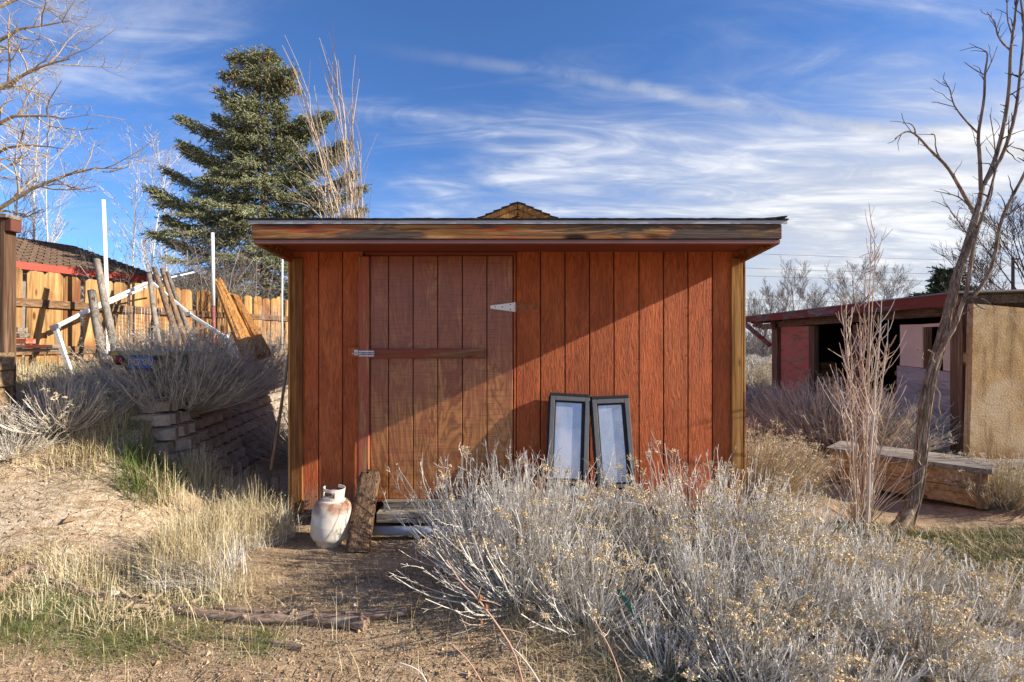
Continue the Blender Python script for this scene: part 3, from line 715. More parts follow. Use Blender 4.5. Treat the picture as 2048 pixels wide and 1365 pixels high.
# ------------------------------------------------------------ two windows leaning on the wall
def window(name, label, tl, tr, bl, br, d_top, d_bot, pane_split):
    """corner pixels of the outer frame; leaning: far at the top, near at the bottom"""
    TL = Vector(P(*tl, d_top)); TR = Vector(P(*tr, d_top)); BL = Vector(P(*bl, d_bot)); BR = Vector(P(*br, d_bot))
    ax = ((TR - TL) + (BR - BL)).normalized(); c0 = (BL + BR) / 2; up = ((TL + TR) / 2 - c0); Hh = up.length; up.normalize()
    ax = (ax - up * ax.dot(up)).normalized(); nrm = ax.cross(up); Wd = ((TR - TL).length + (BR - BL).length) / 2
    t = thing(name, label, 'window', c0[:], 'spare windows leaning on the shed')
    def pt(a, h, o): return c0 + ax * a + up * h + nrm * o
    def bar(m, a0, a1, h0, h1, o, th, mi=0):
        if abs(a1 - a0) > abs(h1 - h0): m.beam(pt(a0, (h0 + h1) / 2, o), pt(a1, (h0 + h1) / 2, o), abs(h1 - h0), th, nrm, 0.003, mi)
        else: m.beam(pt((a0 + a1) / 2, h0, o), pt((a0 + a1) / 2, h1, o), abs(a1 - a0), th, nrm, 0.003, mi)
    hw = Wd / 2; fw = 0.036
    m = MB(); bar(m, -hw + fw, hw - fw, 0, fw, 0, .045); bar(m, -hw + fw, hw - fw, Hh - fw, Hh, 0, .045); bar(m, -hw, -hw + fw, 0, Hh, 0, .045); bar(m, hw - fw, hw, 0, Hh, 0, .045)
    bar(m, -hw + fw, hw - fw, pane_split * Hh - .014, pane_split * Hh + .014, .004, .036)
    m.build('frame', M['alu'], t)
    m = MB(); g2 = 0.012
    for (h0, h1) in ((fw, pane_split * Hh - .014), (pane_split * Hh + .014, Hh - fw)):
        a0, a1 = -hw + fw, hw - fw
        bar(m, a0, a0 + g2, h0, h1, -.004, .022); bar(m, a1 - g2 * 2, a1, h0, h1, -.004, .022); bar(m, a0 + g2, a1 - g2 * 2, h1 - g2, h1, -.004, .022); bar(m, a0 + g2, a1 - g2 * 2, h0, h0 + g2, -.004, .022)
    m.build('gasket', M['gasket'], t)
    m = MB(); bar(m, -hw - .004, hw + .004, Hh + 0.001, Hh + .026, -.012, .05)
    bar(m, -hw - .014, -hw - .001, 0, Hh, -.014, .04); m.build('flange', M['gasket'], t)
    for (h0, h1) in ((fw, pane_split * Hh - .014), (pane_split * Hh + .014, Hh - fw)):
        m = MB(); bar(m, -hw + fw + g2, hw - fw - 2 * g2, h0 + g2, h1 - g2, -.006, .006); m.build('pane', M['glass'], t)
    return t
window('spare_window', 'left of two grey metal framed windows leaning on the red shed wall', (1101, 792), (1179, 796), (1089, 1085), (1172, 1085), 4.09, 3.86, 0.40)
window('spare_window', 'right tilted grey metal framed window leaning on the red shed wall', (1184, 797), (1256, 800), (1203, 1085), (1282, 1085), 4.08, 3.87, 0.38)

# shovel handle leaning left of the shed
m = MB(); m.tube([P(578, 706, 4.32), P(560, 830, 4.25), P(541, 948, 4.2)], [0.012, 0.013, 0.014], 10)
sh = thing('shovel', 'long wooden handled shovel leaning on the left side of the shed', 'shovel', tuple(P(541, 985, 4.2)))
m.build('handle', M['brown_post'], sh, smooth=True)
m = MB(); q = P(541, 940, 4.2); m.tube([q, q + (-.008, 0, -.07)], [.018, .02], 8); m.box(q[0] - .10, q[0] + .08, q[1] - .008, q[1] + .0, q[2] - .34, q[2] - .06, .03); m.build('blade', M['darktwig'], sh)

# ------------------------------------------------------------ retaining wall of split blocks
rw = thing('retaining_wall', 'curved retaining wall of tan concrete blocks left of shed', 'retaining wall', (-3.1, 5.0, 0))
def block_mesh(seed):
    r = np.random.RandomState(seed)
    bm = bmesh.new(); bmesh.ops.create_cube(bm, size=1.0); bmesh.ops.scale(bm, vec=(0.212, 0.20, 0.116), verts=bm.verts)
    ff = [f for f in bm.faces if f.normal.y < -0.5]
    r1 = bmesh.ops.inset_region(bm, faces=ff, thickness=0.02, depth=0.0)
    ed = [e for e in bm.edges if all(v.co.y < 0 for v in e.verts)]
    bmesh.ops.subdivide_edges(bm, edges=[e for e in bm.edges if all(v.co.y < -0.09 for v in e.verts)], cuts=1, use_grid_fill=True)
    for v in bm.verts:
        if v.co.y < -0.09:
            inner = (abs(v.co.x) < 0.09 and abs(v.co.z) < 0.045)
            v.co.y += (-0.032 if inner else 0.016) + r.normal(0, 0.005)
            v.co.x += r.normal(0, .003); v.co.z += r.normal(0, .002)
            if abs(v.co.x) > .10: v.co.y += 0.016
    me = bpy.data.meshes.new('brick'); bm.to_mesh(me); bm.free(); me.materials.append(M['block']); return me
bms = [block_mesh(k) for k in range(5)]
path = [Vector((-4.15, 4.72)), Vector((-3.7, 4.50)), Vector((-3.35, 4.42)), Vector((-3.12, 4.50)), Vector((-3.05, 4.75))] + [Vector((x_edge(yy), yy)) for yy in np.arange(5.0, 8.6, 0.25)]
def at_len(s):
    for a, b_ in zip(path[:-1], path[1:]):
        L = (b_ - a).length
        if s <= L: return a + (b_ - a) * (s / L), (b_ - a).normalized()
        s -= L
    return None, None
tot = sum((b_ - a).length for a, b_ in zip(path[:-1], path[1:])); rr = np.random.RandomState(5)
for k in range(8):
    s = 0.42 + 0.06 * k + (0.115 if k % 2 else 0)
    while s < tot:
        p, t = at_len(s)
        if p is None: break
        nrm = Vector((t.y, -t.x))                    # outwards, to the shed side
        q = p - nrm * (0.10 + 0.022 * k) + nrm * 0.07
        topz = Hf(*(p - nrm * 0.45)); z = 0.02 + 0.06 + k * 0.125
        if z - 0.07 < topz + 0.02:
            o = bpy.data.objects.new('brick', bms[rr.randint(5)]); COL.objects.link(o); o.parent = rw
            o.location = (q.x - rw.location.x, q.y - rw.location.y, z); o.rotation_euler = (rr.normal(0, .01), rr.normal(0, .01), math.atan2(t.y, t.x) + rr.normal(0, .02))
        s += 0.228

# ------------------------------------------------------------ wooden fence (recedes along the left)
def FLd(px): return 6.78 / (0.278 - (px - 1024) / F)
def fence_x(y): return -5.28 + 0.278 * (y - 5.4)
FT = 2.315
fdir = Vector((0.278, 1.0, 0)).normalized(); fn = Vector((fdir.y, -fdir.x, 0))        # fn faces the sun
fence = thing('plank_fence', 'tall tan board fence with dog-eared tops along the left side', 'fence', (fence_x(6), 6, 1.1))
def picket(seed):
    r = np.random.RandomState(seed); w_, t_, h_ = 0.182, 0.018, 1.75; c = 0.035
    prof = [(-w_ / 2, 0), (w_ / 2, 0), (w_ / 2, h_ - c), (w_ / 2 - c, h_), (-w_ / 2 + c, h_), (-w_ / 2, h_ - c)]
    V = [(a, -t_ / 2, z) for a, z in prof] + [(a, t_ / 2, z) for a, z in prof]
    m = MB(); m.addp(np.array(V), [list(range(6)), list(range(6, 12))[::-1]] + [[i, i + 6, (i + 1) % 6 + 6, (i + 1) % 6][::-1] for i in range(6)])
    return m.mesh('picket', M['fence'])
pks = [picket(k) for k in range(1)]
rr = np.random.RandomState(12); ang = math.atan2(fdir.y, fdir.x); L = -2.2; base = Vector((fence_x(5.4), 5.4, 0))
while L < 8.0:
    p = base + fdir * L
    o = bpy.data.objects.new('picket', pks[0]); COL.objects.link(o); o.parent = fence
    wsc = rr.uniform(0.93, 1.0)
    o.location = (p.x - fence.location.x + fn.x * rr.normal(0, .003), p.y - fence.location.y, FT - 1.75 - fence.location.z + rr.normal(0, 0.013))
    o.scale = (wsc, 1, 1); o.rotation_euler = (rr.normal(0, .01), rr.normal(0, .009), ang)
    L += 0.1905
for zr in (1.97, 1.445):
    for a0 in np.arange(-2.2, 8, 2.4):
        a = base + fdir * a0 + fn * 0.030; c_ = base + fdir * (a0 + 2.39) + fn * 0.030
        m = MB(); m.beam((a.x, a.y, zr + rr.normal(0, .008)), (c_.x, c_.y, zr + rr.normal(0, .008)), 0.09, 0.038, fn, 0.004); m.build('fence_rail', M['fence_rail'], fence)
for a0 in np.arange(-2.2, 8.2, 2.4):
    a = base + fdir * a0 - fn * 0.07; m = MB(); m.box(a.x - .045, a.x + .045, a.y - .045, a.y + .045, 0.6, FT - .08, .004); m.build('fence_post', M['fence_rail'], fence)

# ------------------------------------------------------------ clutter in front of the fence
def pole(name, label, cat, pts, rad, matl, sides=10, group=None, caps=True, smooth=True, rough=0.0):
    m = MB(); m.tube(pts, rad, sides, rough=rough, seed=len(label)); o = m.build(name, matl, base=tuple(pts[-1]), smooth=smooth)
    return tag(o, label, cat, group)
def gpt(px, d, dz=-0.03):
    x = (px - 1024) / F * d; return np.array([x, d, Hf(x, d) + dz])
G1 = 'white poles standing by the board fence'
M['redwhite'] = plain('faded red painted pipe', (0.30, 0.09, 0.085), 0.6, 0.3, 0.3, 9, dirt=((0.6, 0.55, 0.52), 0.55))
m = MB(); d = 5.75
pole('white_pole', 'tallest white square pole standing left, rising above the fence', 'pole', [P(207, 400, d), P(213, 560, d), P(217, 735, d)], 0.024, M['white_metal'], 4, G1, smooth=False)
d = 6.35
t = thing('white_pole', 'white pole with faded red lower half before the fence', 'pole', tuple(P(429, 735, d)), G1)
MB().tube([P(425, 466, d), P(427, 612, d)], 0.020, 10).build('pole_top', M['white_metal'], t, smooth=True)
MB().tube([P(427, 612.5, d), P(429, 735, d)], 0.021, 10).build('pole_base', M['redwhite'], t, smooth=True)
pole('white_pole', 'thin white pole close to the left corner of shed', 'pole', [P(565, 510, 7.2), P(563, 700, 7.2)], 0.013, M['white_metal'], 8, G1)
# collapsed white frame
fr = thing('canopy_frame', 'collapsed white metal frame of bent bars leaning on the fence', 'metal frame', tuple(P(147, 762, 5.1)))
for pts_, w_ in (([(147, 764, 5.10), (110, 654, 5.20)], 0.045), ([(110, 655, 5.2), (187, 616, 5.5)], 0.038), ([(187, 614, 5.5), (294, 566, 6.1)], 0.030), ([(187, 620, 5.52), (294, 574, 6.12)], 0.026),
                 ([(294, 566, 6.1), (388, 545, 6.6)], 0.020), ([(305, 566, 6.05), (378, 627, 6.15)], 0.030), ([(378, 627, 6.15), (452, 674, 6.1)], 0.026), ([(381, 633, 6.17), (452, 680, 6.1)], 0.020), ([(452, 674, 6.1), (472, 712, 5.9)], 0.028)):
    a, c_ = P(*pts_[0]), P(*pts_[1]); MB().beam(a, c_, w_, w_ * 0.7, (0, 1, 0), 0.003).build('bar', M['white_metal'], fr)
for q in ((110, 655, 5.17), (187, 617, 5.48), (378, 628, 6.13), (452, 675, 6.07)):
    c_ = P(*q); MB().beam(c_ + (-.035, 0, -.012), c_ + (.035, 0, .012), 0.05, .05, (0, 1, 0), .004).build('bracket', M['steel'], fr)
G2 = 'old posts leaning against the board fence'
def lean(label, a, b_, r, matl, rough=0.06):
    pts = [np.array(a) * (1 - t) + np.array(b_) * t + (np.sin(t * 3 + r * 90) * 0.012, 0, 0) for t in np.linspace(0, 1, 9)]
    pole('leaning_post', label, 'post', pts, [r * (0.9 + 0.2 * t) for t in np.linspace(0, 1, 9)], matl, 10, G2, rough=rough)
lean('thick grey timber post leaning over the tall white pole', P(194, 520, 5.5), P(237, 725, 5.2), 0.036, M['grey_wood'])
lean('jagged short grey post at the left of the leaning posts', P(184, 582, 5.1), P(212, 738, 4.9), 0.038, M['grey_wood'], 0.12)
lean('slender pale grey post just right of the middle leaning bar', P(297, 548, 5.9), P(324, 712, 5.6), 0.027, M['grey_wood'])
lean('round brown post, left one of three leaning together', P(308, 537, 6.2), P(372, 720, 5.7), 0.030, M['brown_post'])
lean('round brown post, middle one of three leaning together', P(323, 539, 6.25), P(384, 715, 5.8), 0.028, M['brown_post'])
lean('grey brown post, right one of three leaning together', P(333, 545, 6.3), P(398, 712, 5.9), 0.025, M['grey_wood'])
# fibrous split logs
def splitlog(label, a, b_, r0, r1, seed):
    r = np.random.RandomState(seed); a = np.array(a); b_ = np.array(b_); N = 150; K = 6
    t = np.linspace(0, 1, K)[None, :, None]
    ax = (b_ - a); off = r.normal(0, 1, (N, 1, 3)) * np.array([1, .5, .2]); off /= np.maximum(1, np.linalg.norm(off, axis=2, keepdims=True))
    s0 = r.uniform(0, .25, (N, 1, 1)) ** 1.6; s1 = 1 - r.uniform(0, .12, (N, 1, 1))
    tt = s0 + (s1 - s0) * t
    Pt = a + ax * tt + off * (r0 + (r1 - r0) * tt) + r.normal(0, .003, (N, K, 3))
    Rr = np.full((N, K), 0.011) * np.array([.5, .8, 1, 1, .9, .7])
    m = MB(); m.add(*tubes(Pt, Rr, 4)); m.tube([a + ax * q for q in np.linspace(.1, 1, 6)], [(r0 + (r1 - r0) * q) * .82 for q in np.linspace(.1, 1, 6)], 8)
    tag(m.build('split_log', M['fiber'], base=tuple(b_)), label, 'log', 'orange split logs at the fence')
splitlog('orange fibrous split log leaning left, narrower', P(434, 558, 6.7), P(500, 712, 6.3), 0.045, 0.09, 1)
splitlog('orange fibrous split log leaning beside the narrower one, to its right', P(466, 590, 6.8), P(528, 712, 6.4), 0.05, 0.10, 2)
# wire mesh
def wiremesh(label, a, b_, c_, n, mrows):
    a, b_, c_ = map(np.array, (a, b_, c_)); m = MB(); L = []
    rs = np.random.RandomState(9)
    for i in range(n + 1): t = i / n; L.append([a + (b_ - a) * t + (c_ - a) * q + rs.normal(0, .004, 3) for q in np.linspace(0, 1, 5)])
    for j in range(mrows + 1): t = j / mrows; L.append([a + (c_ - a) * t + (b_ - a) * q + rs.normal(0, .004, 3) for q in np.linspace(0, 1, 5)])
    A = np.array(L); m.add(*tubes(A, np.full(A.shape[:2], 0.0016), 3)); tag(m.build('wire_fence', M['steel'], base=tuple(c_)), label, 'wire mesh')
wiremesh('rusty wire mesh panel between the leaning posts and board fence', P(232, 612, 6.3), P(352, 620, 6.9), P(232, 722, 6.3), 20, 14)
wiremesh('wire mesh panel at the shed end of the board fence', P(520, 612, 7.9), P(566, 612, 8.3), P(520, 700, 7.9), 12, 12)

# trailer tail with plate
tr = thing('utility_trailer', 'tail of a small trailer with blue plate and round red lamp', 'trailer', tuple(P(300, 745, 4.9)))
d = 4.6
M['olive'] = plain('olive grey painted steel', (0.27, 0.27, 0.185), 0.5, 0.4, 0.15, 8, dirt=((0.2, 0.12, 0.06), 0.66))
MB().box(P(215, 0, d)[0], P(338, 0, d)[0], d, d + 0.10, zz0(712, d), zz0(702.5, d), 0.006).build('bumper', M['olive'], tr)
MB().box(P(222, 0, d)[0], P(236, 0, d)[0], d - .004, d - .001, zz0(711, d), zz0(704, d), 0.001).build('reflector', plain('amber reflector', (0.62, 0.42, 0.10), .3, .5), tr)
m = MB(); xa, xb = P(222, 0, d)[0], P(332, 0, d)[0]
for X in (xa, xb - .05): m.box(X, X + .05, d + .11, d + .52, zz0(712, d), zz0(704, d), .004)
for Y in (d + .25, d + .47): m.box(xa + .051, xb - .051, Y, Y + .05, zz0(711, d), zz0(705, d), .004)
m.build('bed_frame', M['olive'], tr)
for X in (xa + .12, xb - .10):
    m = MB(); m.box(X - .03, X + .03, d + .4, d + .46, Hf(X, d + .43) - .03, zz0(712.5, d), .004); m.build('support_leg', M['olive'], tr)
m = MB(); c_ = P(238, 721, d); m.tube([c_ + (0, .015, 0), c_ + (0, -.010, 0), c_ + (0, -.018, 0)], [.044, .042, .030], 20); m.build('tail_light', plain('dark red lamp lens', (0.16, 0.012, 0.010), .25, .6), tr, smooth=True)
MB().box(P(229, 0, d)[0], P(251, 0, d)[0], d + .02, d + .10, zz0(731, d), zz0(712.3, d), .003).build('lamp_box', M['olive'], tr)
xa, xb = P(256, 0, d)[0], P(307, 0, d)[0]
pl = MB(); pl.box(xa, xb, d - .002, d + .003, zz0(738, d), zz0(713, d), .001); pl = pl.build('license_plate', plain('blue plate enamel', (0.05, 0.14, 0.42), .45, .4, .25, 20), tr)
MB().box(xa - .004, xb + .004, d + .0035, d + .008, zz0(739.5, d), zz0(712, d), .001).build('plate_frame', M['gasket'], pl)
def text(body, loc, size, mt, parent, name='plate_lettering'):
    cu = bpy.data.curves.new(name, 'FONT'); cu.body = body; cu.size = size; cu.extrude = 0.0006; cu.align_x = 'CENTER'; cu.materials.append(mt)
    tmp = bpy.data.objects.new(name, cu); COL.objects.link(tmp); bpy.context.view_layer.update(); me = bpy.data.meshes.new_from_object(tmp); bpy.data.objects.remove(tmp); o = bpy.data.objects.new(name, me); o['kind'] = 'stuff'; COL.objects.link(o); o.parent = parent
    b0 = parent['_base']; o.location = (loc[0] - b0[0], loc[1] - b0[1], loc[2] - b0[2]); o.rotation_euler = (R_(90), 0, 0); return o
text('RG 8U', ((xa + xb) / 2, d - .0035, zz0(731, d)), .085, plain('faded yellow plate letters', (0.60, 0.52, 0.20), .5), pl)
# near timber post with stacked sleepers at the left edge
M['brown_beam'] = wood('brown weathered beam', [(0.05, 0.028, 0.018), (0.15, 0.085, 0.05), (0.30, 0.20, 0.13)], 'Z', 26, 1, .6, .4, crack=.6)
d = 4.0
gp = thing('timber_post', 'dark brown timber post with flat cap at the left edge', 'post', (P(18, 0, d)[0], d, Hf(P(18, 0, d)[0], d)))
m = MB(); m.box(P(-16, 0, d)[0], P(9, 0, d)[0], d, d + .1, gp.location.z - .05, zz0(437.5, d), .005); m.build('upright', M['brown_beam'], gp)
m = MB(); m.box(P(-90, 0, d)[0], P(20, 0, d)[0], d - .03, d + .11, zz0(437, d), zz0(429, d), .004); m.build('cap_board', M['grey_wood_x'], gp)
m = MB(); m.box(P(9.5, 0, d)[0], P(22, 0, d)[0], d + .0, d + .09, zz0(462, d), zz0(438, d), .004); m.box(P(-90, 0, d)[0], P(-17, 0, d)[0], d + .02, d + .06, zz0(466, d), zz0(443, d), .004); m.build('bracing', plain('dull red beam', (0.13, 0.045, 0.03), .8, var=.3), gp)
for k, (ya, yb, xr, lb) in enumerate(((706, 742, 6, 'top'), (743, 776, 4, 'middle'), (777, 850, 3, 'bottom'))):
    dd = 3.88; m = MB(); m.box(P(-130, 0, dd)[0], P(xr, 0, dd)[0], dd - .12 + .004 * k, dd + .1, zz0(yb, dd) + .002, zz0(ya, dd), .008)
    tag(m.build('sleeper', wood('sleeper wood ' + lb, [(0.07, 0.045, 0.028), (0.24, 0.16, 0.09), (0.42, 0.31, 0.18)], 'X', 22, 1, .7, .3, crack=.8), base=(P(-130, 0, dd)[0], dd, zz0(yb, dd))), lb + ' sleeper of the stack beside the dark timber post', 'sleeper', 'stacked sleepers at the left edge')
for k, (x1, ya, yb, mt, lb) in enumerate(((105, 690, 697, 'redlumber', 'long red edged board in the lumber stack by the fence'), (101, 698, 704, 'grey_wood_x', 'longest grey board at the bottom of the lumber stack'), (52, 678, 688, 'redlumber', 'short red painted board above the long one'), (36, 655, 664, 'grey_wood_x', 'short grey board on top of the lumber stack'), (40, 667, 676, 'grey_wood_x', 'short grey board under the topmost one'))):
    dd = 4.75 + .02 * k; m = MB(); m.box(P(-60, 0, dd)[0], P(x1, 0, dd)[0], dd, dd + .1, zz0(yb, dd), zz0(ya, dd), .003)
    tag(m.build('lumber_board', M[mt], base=(P(-60, 0, dd)[0], dd, zz0(yb, dd))), lb, 'board', 'lumber stacked by the fence')
MB_ = MB(); xx = P(-20, 0, 4.85)[0]; MB_.box(xx - .15, xx + .05, 4.8, 4.95, Hf(xx, 4.85) - .05, zz0(704.5, 4.85) - .001, .005)
tag(MB_.build('support_block', M['brown_beam'], base=(xx, 4.85, 1)), 'brown block carrying the lumber stack', 'block')

# ------------------------------------------------------------ neighbour house and gable behind the shed
A = P(-60, 512, 10.2); B = P(330, 557, 13.86); A[2] = B[2] = 3.29
hd = Vector(B - A).normalized(); hn = Vector((hd.y, -hd.x, 0)).normalized()
house = thing('neighbour_house', 'low house with brown shingle roof and red fascia behind the fence', 'house', (A[0], A[1], 1.0))
M['shingle'] = plain('brown asphalt shingles', (0.155, 0.105, 0.075), .95, .1, .3, 14, bump=.4)
M['redfascia'] = plain('bright red fascia', (0.50, 0.055, 0.03), .5, var=.08)
M['greywall'] = plain('grey house wall', (0.24, 0.21, 0.19), .9)
Av, Bv = Vector(A), Vector(B); depth = -hn * 4.2 + Vector((0, 0, 1.2))
m = MB(); nC = 16; m.addp(np.array([q[:] for q in (Av, Bv, Bv + depth, Av + depth)]) - (0, 0, .004), [[0, 1, 2, 3]])
for k in range(nC):
    a0 = Av + depth * (k / nC); a1 = Av + depth * ((k + 1) / nC); up = Vector((0, 0, .022)); e = (Bv - Av)
    for s in range(30):
        f0, f1 = s / 30 + (.006 if s % 2 else 0), (s + 1) / 30
        j = Vector((0, 0, .004 * ((s * 7 + k * 3) % 4)))
        V = [a0 + e * f0 + up + j, a0 + e * f1 + up + j, a1 + e * f1 + j * 0, a1 + e * f0 + j * 0, a0 + e * f0, a0 + e * f1]
        m.addp(np.array([q[:] for q in V]), [[0, 1, 2, 3], [4, 5, 1, 0]])
back = -hn * 4.2 - Vector((0, 0, 1.2)); Rg = Av + depth; Rg2 = Bv + depth
m.addp(np.array([q[:] for q in (Rg, Rg2, Rg2 + back, Rg + back)]), [[0, 1, 2, 3]])
m.build('roof', M['shingle'], house)
m = MB(); m.beam(Av + hn * .02 - Vector((0, 0, .085)), Bv + hn * .02 - Vector((0, 0, .085)), .16, .03, hn, .004); m.build('fascia_board', M['redfascia'], house)
m = MB(); off = -hn * .5
for q0, q1 in ((Av + off, Bv + off - hd * .3),):
    m.beam(q0 - Vector((0, 0, 1.2)) , q1 - Vector((0, 0, 1.2)), 2.1, .15, hn, 0)
m.addp(np.array([q[:] for q in (Bv - hd * .3 + off - Vector((0, 0, 2.3)), Bv - hd * .3 + off * 13 - Vector((0, 0, 2.3)), Bv - hd * .3 + off * 13 - Vector((0, 0, .1)), Bv - hd * .3 + depth - Vector((0, 0, .1)), Bv - hd * .3 + off - Vector((0, 0, .1)))]), [[0, 1, 2, 3, 4]])
m.build('wall', M['greywall'], house)

d = 10.5
gb = thing('gabled_building', 'small gable roof peak showing above the shed roof', 'building', (P(1035, 0, d)[0], d, 0))
c_ = P(1035, 409, d); xl = P(940, 0, d)[0]; xr = P(1130, 0, d)[0]; sl = (c_[2] - P(1035, 440, d)[2]) / (P(1109, 0, d)[0] - c_[0])
hw = 2.0
def gpl(x, off=0): return c_[2] - abs(x - c_[0]) * sl - off
for sgn in (-1, 1):
    m = MB(); x1 = c_[0] + sgn * hw
    for k in range(12):
        t0, t1 = k / 12, (k + 1) / 12
        xa, xb = c_[0] + sgn * hw * t0, c_[0] + sgn * hw * t1
        V = [(xa, d - .25, gpl(xa) - .012), (xb, d - .25, gpl(xb) + .016), (xb, d + 4, gpl(xb) + .016), (xa, d + 4, gpl(xa) - .012), (xa, d - .25, gpl(xa) - .035), (xb, d - .25, gpl(xb) - .035)]
        m.addp(np.array(V), [[0, 1, 2, 3], [4, 5, 1, 0]])
    m.build('roof', M['felt'], gb)
    for k, (o_, wd, mt) in enumerate(((.10, .10, 'tanbark'), (.225, .12, 'tanbark'))):
        m = MB(); yy = d - .22 + .03 * k
        m.beam((c_[0] + sgn * .002, yy, c_[2] - o_ + .01), (x1, yy, gpl(x1, o_) + .01), wd, .025, (0, 1, 0), 0)
        m.build('barge_board', M['trim'], gb)
m = MB(); V = [(c_[0] - 1.8, d, 0), (c_[0] + 1.8, d, 0), (c_[0] + 1.8, d, gpl(c_[0] + 1.8, .1)), (c_[0], d, c_[2] - .1), (c_[0] - 1.8, d, gpl(c_[0] - 1.8, .1))]
V += [(a, b_ + 3.8, z) for a, b_, z in V]; m.addp(np.array(V), [[0, 1, 2, 3, 4], [9, 8, 7, 6, 5], [0, 4, 9, 5], [1, 6, 7, 2]]); m.build('wall', M['siding'], gb)

# ------------------------------------------------------------ open shelter on the right
def SYd(px): return 5.27 / ((px - 1024) / F - 0.122)
def sxp(y): return 6.1 + .122 * (y - 6.8)
def SP(px, py, off=0.0):
    y = SYd(px); return Vector((sxp(y) + off, y, CAMZ - (py - 682.5) / F * y))
shel = thing('open_shelter', 'low weathered open shelter with red edged roof and mixed panels', 'shelter', (6.5, 10, 0))
M['redroof'] = wood('peeling red roof edge', [(0.10, 0.085, 0.075), (0.22, 0.19, 0.17), (0.34, 0.30, 0.27)], 'Y', 14, .8, .5, 0, paint=(0.25, 0.065, 0.045), paint_amt=.42, crack=.5, patch=2.4)
M['redpanel'] = wood('faded red plywood', [(0.17, 0.09, 0.06), (0.30, 0.15, 0.10), (0.38, 0.22, 0.15)], 'Y', 10, 1, .3, 0, crack=.3, paint=(0.38, 0.125, 0.09), paint_amt=.55)
M['pinkpanel'] = plain('pale pink plywood', (0.72, 0.57, 0.43), .8, var=.08, scale=3)
M['greypanel'] = wood('weathered grey plywood', [(0.23, 0.21, 0.185), (0.36, 0.34, 0.31), (0.46, 0.44, 0.40)], 'Y', 12, 1, .25, 0, crack=.15)
M['beam_grey'] = wood('old grey beam', [(0.06, 0.05, 0.04), (0.17, 0.14, 0.115), (0.27, 0.235, 0.20)], 'Y', 20, 1, .6, .3, crack=.7)
M['post_brown'] = wood('old brown post', [(0.06, 0.036, 0.020), (0.17, 0.105, 0.06), (0.30, 0.20, 0.125)], 'Z', 20, 1, .6, .3, crack=.7)
def facade(name, px0, px1, y00, y01, y10, y11, mt, th=.03, off=0):
    """panel on the facade: left edge px0 from y00 (top) to y01, right edge px1 from y10 to y11"""
    a = [SP(px0, y01, off), SP(px1, y11, off), SP(px1, y10, off), SP(px0, y00, off)]
    V = [q[:] for q in a] + [(q.x + th, q.y, q.z) for q in a]
    m = MB(); m.addp(np.array(V), [[0, 1, 2, 3], [7, 6, 5, 4], [0, 4, 5, 1], [1, 5, 6, 2], [2, 6, 7, 3], [3, 7, 4, 0]])
    return m.build(name, mt, shel)
facade('wall_panel', 1560, 1622, 654, 803, 652, 812, M['redpanel'], .03, .02)
facade('jamb', 1619, 1630, 652, 815, 652, 815, M['post_brown'], .1, -.02)
facade('wall_panel', 1800, 1845, 650, 731, 649, 736, M['pinkpanel'], .02, .0)
facade('wall_panel', 1886, 1913, 646, 741, 645, 745, M['pinkpanel'], .02, .0)
facade('wall_panel', 1845.2, 1885.8, 649, 655, 646, 653, M['pinkpanel'], .02, .0)
facade('mullion', 1842, 1853, 655, 736, 655, 737, M['post_brown'], .06, .021)
facade('wall_panel', 1795, 1914, 731.5, 882, 746, 908, M['greypanel'], .02, -.01)
facade('post', 1695, 1705, 650, 840, 650, 842, M['post_brown'], .12, .1)
facade('post', 1548, 1559, 654, 800, 654, 803, M['post_brown'], .15, -.06)
facade('post', 1909, 1934, 620, 912, 616, 918, M['post_brown'], .14, -.06)
# beams and roof
yN, yF = 6.42, 14.6
def line(y, off, z): return Vector((sxp(y) + off, y, z))
MB().beam(line(6.7, .02, 1.99), line(13.3, .02, 1.99), .17, .09, (1, 0, 0), .004).build('beam', M['beam_grey'], shel)
MB().beam(line(13.5, -.14, 1.93), line(12.8, -.14, 1.93), .14, .1, (1, 0, 0), .01).build('beam_end', M['brown_post'], shel)
MB().beam(line(6.45, -.32, 2.095), line(yF, -.32, 2.165), .17, .035, (1, 0, 0), .004).build('roof_edge', M['redroof'], shel)
for yy in np.arange(6.8, 14.4, .72):
    MB().beam(line(yy, -.29, 2.10), line(yy, 3.2, 2.20), .12, .045, (0, 1, 0), .003).build('rafter', M['beam_grey'], shel)
m = MB(); V = [line(yN, -.36, 2.19), line(yF, -.36, 2.26), line(yF, 3.4, 2.34), line(yN, 3.4, 2.30)]; V = [q[:] for q in V] + [(q.x, q.y, q.z - .02) for q in V]
m.addp(np.array(V), [[0, 1, 2, 3], [7, 6, 5, 4], [0, 4, 5, 1], [1, 5, 6, 2], [2, 6, 7, 3], [3, 7, 4, 0]]); m.build('roof', plain('dusty grey roof', (0.22, 0.21, 0.21), .9), shel)
MB().beam(P(1486, 645, 14.1), P(1541, 692, 13.3), .12, .05, (0, 1, 0), .004).build('brace', M['redlumber'], shel)
MB().beam(P(1507, 648, 13.9), P(1523, 652, 13.7), .16, .05, (0, 1, 0), .004).build('block', M['brown_post'], shel)
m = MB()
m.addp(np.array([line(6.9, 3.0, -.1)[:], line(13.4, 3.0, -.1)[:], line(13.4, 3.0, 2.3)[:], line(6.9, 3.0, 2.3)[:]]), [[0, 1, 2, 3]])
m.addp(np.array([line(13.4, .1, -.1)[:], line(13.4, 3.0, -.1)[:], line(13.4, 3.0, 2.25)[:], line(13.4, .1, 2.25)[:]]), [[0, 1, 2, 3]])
m.build('back_wall', M['darkwood'], shel)
